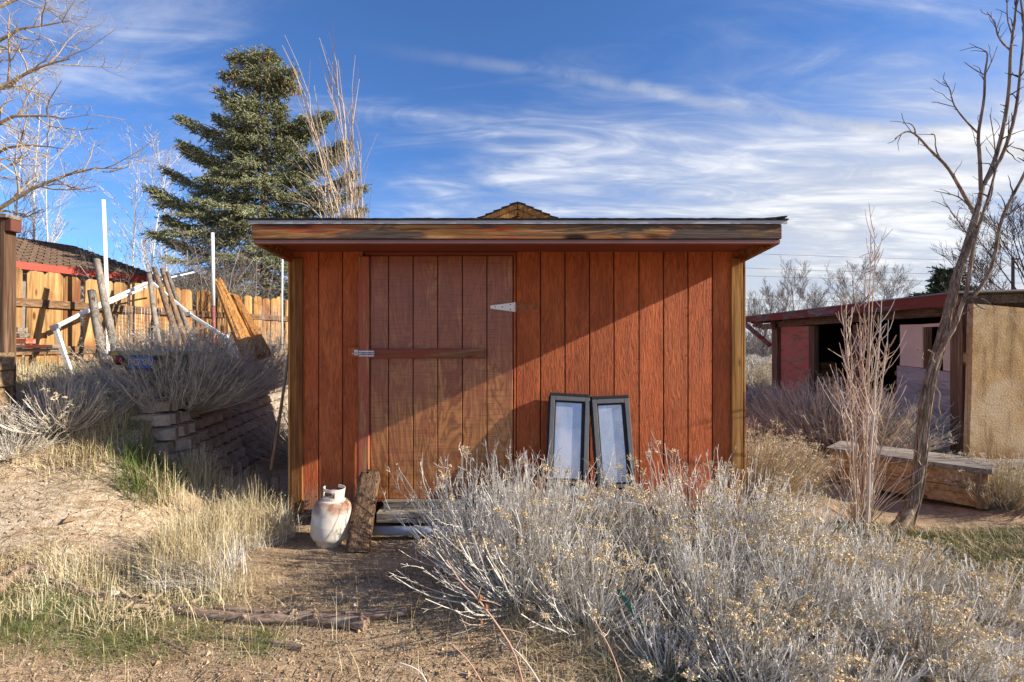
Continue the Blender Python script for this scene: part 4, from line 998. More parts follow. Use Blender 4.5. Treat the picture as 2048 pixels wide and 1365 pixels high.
# firewood inside
rr = np.random.RandomState(21); m = MB()
for k in range(260):
    yy = rr.uniform(8.3, 11.6); row = rr.randint(0, 9); zc = .08 + row * .15; r = rr.uniform(.05, .08)
    xx = sxp(yy) + .45 + rr.uniform(-.05, .05)
    if row > 4 + 4 * math.sin(yy * 1.7): continue
    m.tube([(xx, yy, zc), (xx + .35, yy + rr.normal(0, .03), zc + rr.normal(0, .02))], r, 7)
tag(m.build('firewood', M['fiber']), 'stacked split firewood inside the open shelter', 'firewood', kind='stuff')

# stucco wall
def stucco():
    m, n, b = mat('ochre stucco', .95, .05); c = coords(n)
    f = n.noise(n.mapping(c, (2.4, 2.4, 1.3)), 1.0, 6, .6, .5); f2 = n.noise(c, 42, 4, .6); f3 = n.voro(c, 55)
    col = n.ramp(f, [(.3, (.28, .165, .07)), (.5, (.48, .33, .165)), (.7, (.60, .46, .28))])
    streak = n.noise(n.mapping(c, (9, 9, .7)), 1.0, 6, .65, .6)
    col = n.mix(n.math('MULTIPLY', n.smooth(streak, .50, .66), .6), col, (.20, .13, .075))
    pt = n.noise(n.mapping(c, (1.3, 1.3, 1.0), loc=(3, 1, 5)), 1.0, 5, .6, .8)
    col = n.mix(n.math('MULTIPLY', n.smooth(pt, .5, .62), .65), col, (.56, .46, .32))
    col = n.mix(.5, col, n.ramp(f2, [(.35, .6), (.65, 1.2)]), 'MULTIPLY')
    sp = n.n('ShaderNodeSeparateXYZ'); t = n.n('ShaderNodeTexCoord'); n.put(sp.inputs[0], t.outputs['Object'])
    st = n.smooth(n.math('ADD', sp.outputs[2], n.math('MULTIPLY', n.noise(c, 5, 5, .6), .3)), .42, .10)
    col = n.mix(n.math('MULTIPLY', st, .85), col, (.21, .085, .022))
    n.put(b.inputs['Base Color'], col); n.put(b.inputs['Normal'], n.bump(n.math('ADD', f2, n.math('MULTIPLY', n.noise(c, 90, 4, .7), .6)), .6, .015)); return m
d = 6.4; nx, nz = 50, 44; xs = np.linspace(P(1943, 0, d)[0], 8.6, nx); zs = np.linspace(-.1, 1, nz); rr = np.random.RandomState(2)
XX, ZZ = np.meshgrid(xs, zs); top = 2.03 - (XX - xs[0]) * .09
bz = -.1 + (ZZ + .1) / 1.1 * (top + .1)
bx = XX + (0.05 - .05 * (1 - ZZ)) * 0 + .05 * (bz / 2 - .5)
yf = np.full_like(XX, d) + rr.normal(0, .0015, XX.shape) + .006 * fnoise(XX, bz, 3, 4) - .05 * np.maximum(0, (XX - xs[0])) * 0
Vf = np.stack([bx, yf, bz], -1).reshape(-1, 3); i_ = np.arange(nx * nz).reshape(nz, nx)
m = MB(); m.add(Vf, np.stack([i_[:-1, :-1], i_[:-1, 1:], i_[1:, 1:], i_[1:, :-1]], -1).reshape(-1, 4))
Tp = Vf.reshape(nz, nx, 3)[-1]; Tb = Tp + np.array([0, .09, 0]); m.add(np.concatenate([Tp, Tb]), [[k, k + 1, k + 1 + nx, k + nx] for k in range(nx - 1)])
Lf = Vf.reshape(nz, nx, 3)[:, 0]; Lb = Lf + np.array([0.0, .09, 0]); m.add(np.concatenate([Lf, Lb]), [[k, k + nz, k + 1 + nz, k + 1] for k in range(nz - 1)])
m.add(Vf + np.array([0, .09, 0]), np.stack([i_[:-1, :-1], i_[1:, :-1], i_[1:, 1:], i_[:-1, 1:]], -1).reshape(-1, 4))
tag(m.build('stucco_wall', stucco(), base=(xs[0], d, 0), smooth=True), 'rough ochre stucco wall at the right edge beside the shelter', 'wall')
m = MB(); m.box(P(1975, 0, 6.1)[0], 8, 6.0, 6.2, 0.02, .09, .01); tag(m.build('ground_beam', M['grey_wood_x'], base=(6, 6.1, 0)), 'pale beam lying at the foot of the stucco wall', 'beam')

# ------------------------------------------------------------ wooden chest
cb = np.array([4.29, 4.53, 0]); la_ = np.array([3.59, 5.65, 0]); u_ = Vector((.68, -.735, 0)).normalized(); n_ = Vector((-u_.y, u_.x, 0))
if n_.x < 0: n_ = -n_
chest = thing('wooden_chest', 'long low wooden chest with grey plank lid beside the dead tree', 'chest', (3.95, 5.1, 0))
M['chestwood'] = wood('stained chest boards', [(0.18, 0.09, 0.04), (0.48, 0.29, 0.135), (0.66, 0.45, 0.24), (0.36, 0.28, 0.20)], 'Y', 16, .7, .4, .8, crack=.35, patch=2)
Lc, Wc, Hc = 1.30, .52, .36; O = Vector(la_)
def cpt(a, b_, z): return O + u_ * a + n_ * b_ + Vector((0, 0, z))
zc = -0.035
for k in range(2):
    h0 = zc + k * .175; m = MB(); m.beam(cpt(0, .012, h0 + .086), cpt(Lc, .012, h0 + .086), .168, .024, n_, .003); m.build('front_board', M['chestwood'], chest)
m = MB(); m.beam(cpt(0, Wc, zc + .17), cpt(Lc, Wc, zc + .17), .34, .02, n_, .002); m.build('back_board', M['chestwood'], chest)
for a in (.012, Lc - .012):
    m = MB(); m.beam(cpt(a, .026, zc + .17), cpt(a, Wc - .012, zc + .17), .34, .022, u_, .002); m.build('end_board', M['chestwood'], chest)
m = MB(); m.beam(cpt(Lc - .06, -.014, zc), cpt(Lc - .06, -.014, zc + .34), .05, .025, n_, .003); m.build('corner_batten', M['post_brown'], chest)
for k in range(2):
    b0 = -.03 + k * .285; m = MB(); m.beam(cpt(-.03, b0 + .14, zc + .36), cpt(Lc + .03, b0 + .14, zc + .362), .28, .045, (0, 0, 1), .003); m.build('lid_board', M['grey_wood_x'], chest)

# ------------------------------------------------------------ plants: stems, twigs and heads
def heads(pos, r, n, size, rs):
    """small ragged flecks round each position"""
    N = len(pos)
    c = np.repeat(pos, n, 0) + rs.normal(0, 1, (N * n, 3)) * r * np.array([1, 1, .7])
    a = rs.normal(0, 1, (N * n, 3)); a /= np.linalg.norm(a, axis=1, keepdims=True)
    b_ = np.cross(a, rs.normal(0, 1, (N * n, 3))); b_ /= np.linalg.norm(b_, axis=1, keepdims=True) + 1e-9
    s = size * rs.uniform(.6, 1.4, (N * n, 1))
    V = np.stack([c + a * s, c - a * s * .5 + b_ * s * .6, c - a * s * .5 - b_ * s * .6], 1).reshape(-1, 3)
    return V, np.arange(len(V)).reshape(-1, 3)

def bush(name, label, loc, Rr, Hh, n, seed, stem='stem', flower='flower', fl=.5, lean=(0, 0), up=.55, thick=.0022, tilt=1.25, group=None, cat='shrub', fsize=.0055, fn=9, fr=.010, twigs=3, sides=3, crook=.05, sub=True):
    rs = np.random.RandomState(seed); K = 7
    a = rs.uniform(0, 2 * math.pi, n); t0 = tilt * rs.uniform(0, 1, n) ** .75
    L = Hh * rs.uniform(.55, 1.08, n) * (1 + .25 * (t0 / tilt) * (Rr / Hh))
    r0 = Rr * .22 * np.sqrt(rs.uniform(0, 1, n))
    az = a + rs.normal(0, .35, n)
    p = np.stack([r0 * np.cos(a), r0 * np.sin(a), np.full(n, -.03)], -1)
    pts = [p.copy()]
    w1 = rs.normal(0, crook, (n, 2))
    for k in range(1, K):
        s = (k - .5) / (K - 1)
        tl = t0 * (1.15 - up * s)
        dv = np.stack([np.sin(tl) * np.cos(az), np.sin(tl) * np.sin(az), np.cos(tl)], -1)
        dv[:, 0] += lean[0] * s + w1[:, 0] * k * .5; dv[:, 1] += lean[1] * s + w1[:, 1] * k * .5
        dv += rs.normal(0, crook, (n, 3))
        dv /= np.linalg.norm(dv, axis=1, keepdims=True)
        p = p + dv * (L / (K - 1))[:, None]; pts.append(p.copy())
    Pt = np.stack(pts, 1)
    Rd = thick * rs.uniform(.7, 1.5, (n, 1)) * np.linspace(1.5, .6, K)[None]
    V1, F1 = tubes(Pt, Rd, sides); m = MB(); m.add(V1, F1)
    tips = [Pt[:, -1]]
    # twigs
    i = np.repeat(np.arange(n), twigs); s = rs.uniform(.45, .98, len(i)) * (K - 1); k0 = np.minimum(s.astype(int), K - 2); fr_ = (s - k0)[:, None]
    q0 = Pt[i, k0] * (1 - fr_) + Pt[i, k0 + 1] * fr_; dd = Pt[i, k0 + 1] - Pt[i, k0]; dd /= np.linalg.norm(dd, axis=1, keepdims=True)
    dv = dd + rs.normal(0, .38, dd.shape) + np.array([0, 0, .12]); dv /= np.linalg.norm(dv, axis=1, keepdims=True)
    Lt = (Hh * rs.uniform(.07, .26, len(i)))[:, None]
    q = [q0]; cur = q0
    for k in range(3):
        dv = dv + rs.normal(0, .12, dv.shape) + np.array([0, 0, .10]); dv /= np.linalg.norm(dv, axis=1, keepdims=True); cur = cur + dv * Lt / 3; q.append(cur)
    Tw = np.stack(q, 1); m.add(*tubes(Tw, thick * .62 * np.linspace(1, .6, 4)[None] * np.ones((len(i), 1)), sides)); tips.append(Tw[:, -1])
    if sub:
        j = np.repeat(np.arange(len(i)), 2); q0 = Tw[j, 2]; dv = (Tw[j, 3] - Tw[j, 2]); dv /= np.linalg.norm(dv, axis=1, keepdims=True)
        dv = dv + rs.normal(0, .6, dv.shape); dv /= np.linalg.norm(dv, axis=1, keepdims=True); l3 = (Hh * rs.uniform(.02, .07, len(j)))[:, None]
        S3 = np.stack([q0, q0 + dv * l3 * .5, q0 + dv * l3], 1); m.add(*tubes(S3, np.full((len(j), 3), thick * .42), sides)); tips.append(S3[:, -1])
    allt = np.concatenate(tips)
    z = float(loc[2]) if len(loc) > 2 else Hf(loc[0], loc[1])
    # pull anything that dips under the soil back above it
    base = (float(loc[0]), float(loc[1]), z)
    V = np.concatenate(m.V)
    hz = H(V[:, 0] + base[0], V[:, 1] + base[1]) - z
    V[:, 2] = np.maximum(V[:, 2], hz - .03)
    m.V = [V]
    t = thing(name, label, cat, base, group)
    o = bpy.data.objects.new('stems', m.mesh('stems', M[stem])); COL.objects.link(o); o.parent = t
    if fl > 0:
        # heads gather in patches
        pat = fnoise(allt[:, 0] * 7, allt[:, 1] * 7 + allt[:, 2] * 5, 1.0, seed) * .8 + rs.uniform(0, 1, len(allt))
        hi = allt[:, 2] > .25 * Hh
        main = np.arange(len(allt)) < n
        big_ = main & hi & (pat > 1.02 - fl * .75)
        small = hi & (rs.uniform(0, 1, len(allt)) < .02 + fl * .03)
        cen = np.repeat(allt[big_], 5, 0) + rs.normal(0, 1, (5 * int(big_.sum()), 3)) * fr * np.array([1.3, 1.3, .7])
        mh = MB(); mh.add(*heads(cen, fr * .55, fn, fsize, rs)); mh.add(*heads(allt[small], fr * .35, 5, fsize * .7, rs))
        o = bpy.data.objects.new('seed_heads', mh.mesh('seed_heads', M[flower])); COL.objects.link(o); o.parent = t; o['kind'] = 'stuff'
    return t
def B(px, d): return ((px - 1024) / F * d, d)
G3 = 'silvery rabbitbrush in front of the shed'
fg = [
 ('silvery brush reaching furthest left, in front of the door', 1045, 3.08, .44, .64, 400, .10, (-.10, 0), .60),
 ('tall silver brush reaching highest before the door boards', 965, 3.50, .28, .78, 190, .06, (-.05, 0), .65),
 ('silvery brush standing between the door and the leaning windows', 1075, 3.45, .36, .74, 300, .14, (-.02, 0), .65),
 ('brush with tan seed heads right before the left leaning window', 1190, 3.50, .36, .56, 250, .32, (.02, 0), .65),
 ('brush in front of the right tilted window with tan puffs', 1290, 3.35, .38, .50, 260, .40, (.06, 0), .65),
 ('brush with the tallest tan tufts right of the leaning windows', 1385, 3.55, .34, .74, 130, .60, (.05, 0), .6),
 ('brush with tan heads at the right corner of the shed', 1470, 3.45, .40, .66, 260, .6, (.12, 0), .6),
 ('low white stemmed brush at bottom centre behind the green stake', 1180, 2.78, .42, .42, 240, .12, (.0, .05), .6),
 ('dense silver brush right of the green stake', 1420, 2.85, .48, .45, 400, .26, (.10, .05), .6),
 ('silver brush leaning right at lower right centre', 1620, 2.75, .50, .42, 400, .32, (.25, .05), .5),
 ('silver brush between the shed corner and the sapling clump', 1590, 3.30, .44, .52, 330, .45, (.15, .0), .5),
 ('right leaning brush at the bottom right corner', 1830, 2.40, .50, .36, 340, .28, (.40, .05), .45),
 ('brush with tan clusters below the dead tree', 1800, 3.05, .42, .36, 260, .5, (.25, 0), .5),
 ('sparse low brush along the bottom edge centre right', 1530, 2.20, .45, .26, 200, .15, (.2, .1), .5),
 ('low sprawling brush over the lower end of the green tube', 1340, 2.42, .36, .26, 130, .15, (.1, .05), .6),
 ('low twiggy brush at the bottom edge, right of the green tube', 1480, 2.45, .50, .34, 330, .22, (.2, 0), .55),
 ('low twiggy brush at the bottom edge, below the leaning silver brush', 1700, 2.15, .42, .28, 260, .2, (.3, 0), .5),
 ('brush in the bottom right corner nearest to the camera', 1960, 2.12, .42, .28, 260, .3, (.3, 0), .5),
 ('brush touching the right edge of picture low down', 2000, 2.75, .40, .30, 200, .4, (.25, 0), .5),
]
for k, (lb, px, d, Rr, Hh, n, fl, lean_, up) in enumerate(fg):
    n = int(n * .76); Hh = Hh * 1.04; fl = fl * .78
    bush('rabbitbrush', lb, B(px, d), Rr, Hh, n, 100 + k, fl=fl, lean=lean_, up=up, group=G3, tilt=1.3 if k else 1.42, thick=.0027, twigs=3, fsize=.0068, fr=.013, fn=16, crook=.065)
G4 = 'grey brush on the left terrace'
for k, (lb, px, d, Rr, Hh, n, lean_, mt, fm, fl) in enumerate([
 ('large rounded grey brush drooping over the block retaining wall', (-3.42, 5.12), 0, .74, .82, 1500, (.18, -.24), 'stem_grey', 'flower_dull', .35),
 ('grey brush behind the big rounded one, near the thin white pole', (-3.72, 6.7), 0, .80, .80, 700, (.20, -.1), 'stem_grey', 'flower_dull', .3),
 ('wide grey brush with tan dots on the left bank', (-3.80, 4.20), 0, .50, .46, 480, (-.02, -.05), 'stem_grey', 'flower', .2),
 ('small grey brush at the far left edge', (-3.95, 3.92), 0, .36, .38, 280, (.0, 0), 'stem', 'flower', .15),
 ('brush growing in the gap between retaining wall and shed', (-2.72, 6.7), 0, .38, .85, 420, (0, 0), 'stem_grey', 'flower_dull', .1),
 ('small white tuft beside the foot of the white frame', (-4.05, 5.0), 0, .30, .26, 240, (.1, 0), 'stem', 'flower_pale', .2),
 ('tall pale weedy brush by the thin white pole', (-3.75, 7.6), 0, .40, .95, 420, (0, 0), 'stem', 'flower_dull', .1)]):
    bush('grey_brush', lb, px, Rr, Hh, n, 200 + k, stem=mt, flower=fm, fl=fl, lean=lean_, up=.5, group=G4, thick=.0025, tilt=1.4)
G5 = 'brush around the right side shelter'
for k, (lb, px, d, Rr, Hh, n, lean_, mt, fm, fl) in enumerate([
 ('large mauve grey brush before the shelter opening', 1650, 7.4, 1.0, .95, 900, (-.1, 0), 'stem_mauve', 'flower_dull', .2),
 ('pale grey brush in front of the grey plywood panel', 1735, 7.0, .75, .85, 620, (.1, 0), 'stem_grey', 'flower_pale', .15),
 ('small mauve brush by the red panel of the shelter', 1578, 8.6, .75, .60, 500, (-.1, 0), 'stem_mauve', 'flower_dull', .2),
 ('pale yellow brush next to the right shed corner', 1500, 4.95, .45, .74, 520, (.0, 0), 'stem_yellow', 'flower_pale', .75),
 ('straw coloured brush left of the wooden chest', 1565, 5.7, .42, .46, 420, (.0, 0), 'stem_yellow', 'flower_pale', .55),
 ('pale flowering brush at the right end of the chest', 2010, 4.85, .48, .46, 460, (.1, 0), 'stem_yellow', 'flower_pale', .7),
 ('white brush in the gap beside the shed corner, far off', 1510, 15.5, 1.1, .75, 420, (0, 0), 'stem', 'flower_pale', .5),
 ('pale round brush in the distance behind the shelter post', 1528, 21, 1.2, .9, 380, (0, 0), 'stem', 'flower_pale', .4),
 ('low white brush halfway to the shelter post', 1500, 11, .9, .6, 420, (0, 0), 'stem', 'flower_pale', .6)]):
    bush('grey_brush', lb, B(px, d), Rr, Hh, n, 300 + k, stem=mt, flower=fm, fl=fl, lean=lean_, up=.5, group=G5, thick=.0026 * max(1, d / 6), tilt=1.35, fsize=.006 * max(1, d / 6), fr=.012 * max(1, d / 5))

# grass
def blades(N, region, hgt, lean_, wd, rs, K=4):
    xs, ys = region(N, rs); N = len(xs); z = H(xs, ys)
    h = hgt * rs.uniform(.45, 1.25, N) * (1 + .45 * fnoise(xs, ys, 11, 3) + .25 * fnoise(xs, ys, 31, 4)); a = rs.uniform(0, 2 * math.pi, N); ln = lean_ * rs.uniform(0, 1, N) ** 1.3 * 2.1
    P0 = np.stack([xs, ys, z - .01], -1); out = []
    t = np.linspace(0, 1, K)
    d = np.stack([np.cos(a), np.sin(a)], -1)
    side = np.stack([-np.sin(a + rs.normal(0, .6, N)), np.cos(a), np.zeros(N)], -1)
    for tt in t:
        q = P0.copy(); q[:, :2] += d * (ln * h * tt ** 1.7)[:, None]; q[:, 2] += h * (tt - .25 * np.minimum(ln, 1.6) * tt ** 2)
        out.append(q)
    Q = np.stack(out, 1); W = (wd * np.array([1, .9, .65, .15])[None, :K, None]) * side[:, None, :]
    V = np.stack([Q - W, Q + W], 2).reshape(-1, 3); idx = np.arange(N * K * 2).reshape(N, K, 2)
    f = np.stack([idx[:, :-1, 0], idx[:, :-1, 1], idx[:, 1:, 1], idx[:, 1:, 0]], -1).reshape(-1, 4)
    return V, f, Q
def clumped(boxes, per):
    """(x0,x1,y0,y1,weight,clump radius)"""
    def reg(N, rs):
        W = np.array([b_[4] for b_ in boxes], float); W /= W.sum(); X = []; Y = []
        for bx_, w_ in zip(boxes, W):
            n = int(N * w_); nc = max(1, n // per)
            cx = rs.uniform(bx_[0], bx_[1], nc); cy = rs.uniform(bx_[2], bx_[3], nc); k = rs.randint(0, nc, n)
            X.append(cx[k] + rs.normal(0, bx_[5], n)); Y.append(cy[k] + rs.normal(0, bx_[5], n))
        X = np.concatenate(X); Y = np.concatenate(Y)
        ok = ~((X > WL - .05) & (X < WR + .05) & (Y > SY - .02) & (Y < SB)) & ~((X > 3.25) & (X < 4.75) & (Y > 4.25) & (Y < 6.3)); return X[ok], Y[ok]
    return reg
def grass(name, label, N, boxes, per, hgt, ln, wd, mt, seed, seedheads=0.0):
    rs = np.random.RandomState(seed); V, f, Q = blades(N, clumped(boxes, per), hgt, ln, wd, rs); m = MB(); m.add(V, f)
    if seedheads:
        sel = rs.rand(len(Q)) < seedheads; q = Q[sel]; a, c_ = q[:, -2], q[:, -1]; t = rs.uniform(0, 1, (len(q), 6, 1)); pos = (a[:, None] * (1 - t) + c_[:, None] * t).reshape(-1, 3)
        m.add(*heads(pos, .003, 1, .0042, rs))
    o = m.build(name, M[mt]); tag(o, label, 'grass', kind='stuff'); return o
grass('dry_grass', 'tall straw grass between the left bank and the shed', 6800, [(-2.35, -1.80, 3.85, 4.5, 3, .06), (-2.35, -1.95, 3.15, 3.9, 4.0, .06), (-2.9, -2.3, 3.9, 4.6, 1.0, .07)], 80, .28, .5, .0017, 'straw', 1, .25)
grass('white_grass', 'bleached tufts at the foot of the tall straw grass', 1500, [(-2.2, -1.85, 3.1, 3.6, 3, .05), (-1.95, -1.8, 3.7, 4.1, 1, .05)], 70, .22, .9, .0016, 'stem', 11)
grass('dry_grass', 'straw grass along the foreground left', 3600, [(-3.3, -1.95, 2.95, 3.3, 3, .05), (-2.5, -2.1, 3.2, 3.6, 1, .05), (-2.9, -1.8, 2.6, 3.0, 1.6, .04), (-2.0, -1.7, 2.9, 3.2, .6, .05)], 18, .135, .7, .0014, 'straw', 2, .2)
grass('dry_grass', 'straw grass over the left terrace and bank', 16000, [(-5.2, -3.6, 4.9, 7.5, 4, .12), (-4.9, -3.4, 4.3, 4.8, 1.5, .08), (-4.2, -3.3, 3.9, 4.2, .4, .06)], 40, .17, .6, .0019, 'straw', 3, .1)
grass('dry_grass', 'dry grass over the right side yard', 26000, [(1.7, 5.5, 2.0, 4.5, 4, .10), (2.0, 6.0, 4.5, 7.5, 4, .12), (2.5, 7, 7.5, 14, 2, .25)], 40, .11, .8, .0018, 'straw', 4, .15)
grass('green_grass', 'green grass patches on the left', 30000, [(-3.2, -1.85, 2.5, 3.15, 5, .10), (-4.9, -3.7, 4.6, 5.3, 2, .10), (-3.7, -2.75, 4.1, 4.5, 1.2, .07), (-2.2, -1.2, 2.45, 2.75, .5, .06)], 120, .05, .9, .0012, 'green', 5)
grass('green_grass', 'green grass patches on the right', 30000, [(2.6, 4.8, 3.2, 4.3, 6, .12), (1.9, 3.4, 5.2, 6.5, 1.2, .12), (2.5, 4.8, 2.4, 3.2, 1.2, .08), (.4, 1.0, 2.1, 2.5, .4, .06)], 140, .055, .9, .0013, 'green', 6)
grass('green_grass', 'long green grass blades on the bank beside the blocks', 650, [(-3.15, -2.8, 3.9, 4.25, 1, .07)], 60, .24, 1.1, .002, 'green', 7)
grass('dry_grass', 'flattened dead straw matted over the soil by the path', 9000, [(-3.2, -1.6, 2.4, 3.6, 3, .15), (-1.7, .4, 2.5, 3.4, 1, .2), (.2, 3.2, 2.0, 3.6, 2, .2)], 12, .06, 2.6, .0011, 'straw', 12)
grass('dry_grass', 'sparse dry stalks on the gravel by the logs', 160, [(-1.9, .2, 2.3, 3.0, 1, .12)], 4, .22, .5, .0011, 'straw', 8, .3)
grass('dry_grass', 'fine dry undergrowth beneath the brush', 14000, [(.1, 2.6, 2.1, 3.7, 1, .12)], 40, .10, 1.0, .0012, 'straw', 9)
# litter and grit
rs = np.random.RandomState(77)
def scatter_sticks(N, x0, x1, y0, y1, L, r, mt, label, seed):
    rs = np.random.RandomState(seed); x = rs.uniform(x0, x1, N); y = rs.uniform(y0, y1, N); z = H(x, y) + .006; a = rs.uniform(0, 3.14, N); l = L * rs.uniform(.3, 1.4, N)
    c = np.stack([x, y, z], -1); dv = np.stack([np.cos(a), np.sin(a), rs.normal(0, .12, N)], -1) * l[:, None] / 2
    Pt = np.stack([c - dv, c + rs.normal(0, .004, c.shape), c + dv], 1); Pt[:, :, 2] = np.maximum(Pt[:, :, 2], H(Pt[:, :, 0], Pt[:, :, 1]) + .002)
    m = MB(); m.add(*tubes(Pt, r * rs.uniform(.5, 1.5, (N, 1)) * np.ones((1, 3)), 3)); tag(m.build('twig_litter', M[mt]), label, 'litter', kind='stuff')
scatter_sticks(5000, -2.4, .6, 2.0, 3.4, .05, .0012, 'litter', 'fine twig and straw litter on the gravel path', 1)
scatter_sticks(6000, .2, 4.5, 1.9, 4.4, .09, .0014, 'litter', 'twig litter under the foreground brush', 2)
scatter_sticks(900, -4.4, -2.2, 3.0, 4.4, .08, .0015, 'litter', 'dark stem litter on the left bank', 3)
N = 42000; x = rs.uniform(-2.9, 2.6, N); y = 1.9 + 2.3 * rs.uniform(0, 1, N) ** 1.4; z = H(x, y); s = .0026 * rs.lognormal(0, .55, N)
oc = np.array([(1, 0, 0), (-1, 0, 0), (0, 1, 0), (0, -1, 0), (0, 0, 1), (0, 0, -.6)]); jit = rs.uniform(.6, 1.3, (N, 6, 1))
V = np.stack([x, y, z + s * .4], -1)[:, None, :] + oc[None] * jit * s[:, None, None]
fo = np.array([(0, 2, 4), (2, 1, 4), (1, 3, 4), (3, 0, 4), (2, 0, 5), (1, 2, 5), (3, 1, 5), (0, 3, 5)]); Fx = (np.arange(N)[:, None, None] * 6 + fo[None]).reshape(-1, 3)
m = MB(); m.add(V.reshape(-1, 3), Fx); Nb = 2200; xb_ = rs.uniform(-4.0, -2.2, Nb); yb_ = rs.uniform(3.1, 4.3, Nb); zb_ = H(xb_, yb_); sb_ = .004 * rs.lognormal(0, .6, Nb); jb = rs.uniform(.6, 1.3, (Nb, 6, 1))
Vb = np.stack([xb_, yb_, zb_ + sb_ * .3], -1)[:, None, :] + oc[None] * jb * sb_[:, None, None]; m.add(Vb.reshape(-1, 3), (np.arange(Nb)[:, None, None] * 6 + fo[None]).reshape(-1, 3))
tag(m.build('gravel', M['pebble']), 'coarse granite grit on the path', 'gravel', kind='stuff')

# ------------------------------------------------------------ trees
def grow(out, rs, p, dv, L, r, lvl, spec, K=5):
    """spec: list of dicts per level"""
    sp = spec[lvl]; pts = [p]; d = np.array(d_ := dv, float); d /= np.linalg.norm(d); q = np.array(p, float); seg = L / (K - 1)
    pts = [q.copy()]
    for k in range(K - 1):
        d = d + rs.normal(0, sp.get('wander', .12), 3) + np.array(sp.get('trop', (0, 0, .06))); d /= math.sqrt(d @ d)
        q = q + d * seg; pts.append(q.copy())
    r1 = r * sp.get('taper', .35); rad = [r + (r1 - r) * k / (K - 1) for k in range(K)]
    out[lvl].append((np.array(pts), rad))
    if lvl + 1 >= len(spec): return
    n = sp['n']
    for c in range(n):
        s = sp.get('from', .25) + (1 - sp.get('from', .25)) * (c + rs.rand()) / n; s = min(s, .98) * (K - 1); k = int(s); f = s - k
        b0 = pts[k] * (1 - f) + pts[k + 1] * f; td = pts[k + 1] - pts[k]; td /= math.sqrt(td @ td)
        a = rs.normal(0, 1, 3); a -= td * (a @ td); a /= math.sqrt(a @ a)
        an = sp.get('ang', .8) * rs.uniform(.7, 1.3); nd = td * math.cos(an) + a * math.sin(an)
        grow(out, rs, b0, nd, L * sp.get('len', .5) * rs.uniform(.55, 1.2) * (1.15 - .5 * s / (K - 1)), max(rad[k] * sp.get('rr', .5), spec[0].get('minr', .0012)), lvl + 1, spec, K)
def tree_obj(out, name, label, cat, base, mats, group=None, sides=(10, 6, 4, 3, 3), rough=0.0):
    t = thing(name, label, cat, tuple(base), group)
    m = MB(); m2 = MB()
    for lv, br in enumerate(out):
        if not br: continue
        A = np.array([b_[0] for b_ in br]); R = np.array([b_[1] for b_ in br])
        (m if lv == 0 else m2).add(*tubes(A, R, sides[min(lv, len(sides) - 1)]))
    if m.V: m.build('trunk', mats[0], t, smooth=True)
    if m2.V: m2.build('branches', mats[1], t)
    return t
def make_tree(name, label, base, h, r, spec, seed, mats, group=None, dv=(0, 0, 1), cat='tree', sides=(8, 5, 3, 3, 3)):
    rs = np.random.RandomState(seed); out = [[] for _ in spec]; grow(out, rs, np.array(base, float), dv, h, r, 0, spec, 7); return tree_obj(out, name, label, cat, base, mats, group, sides)

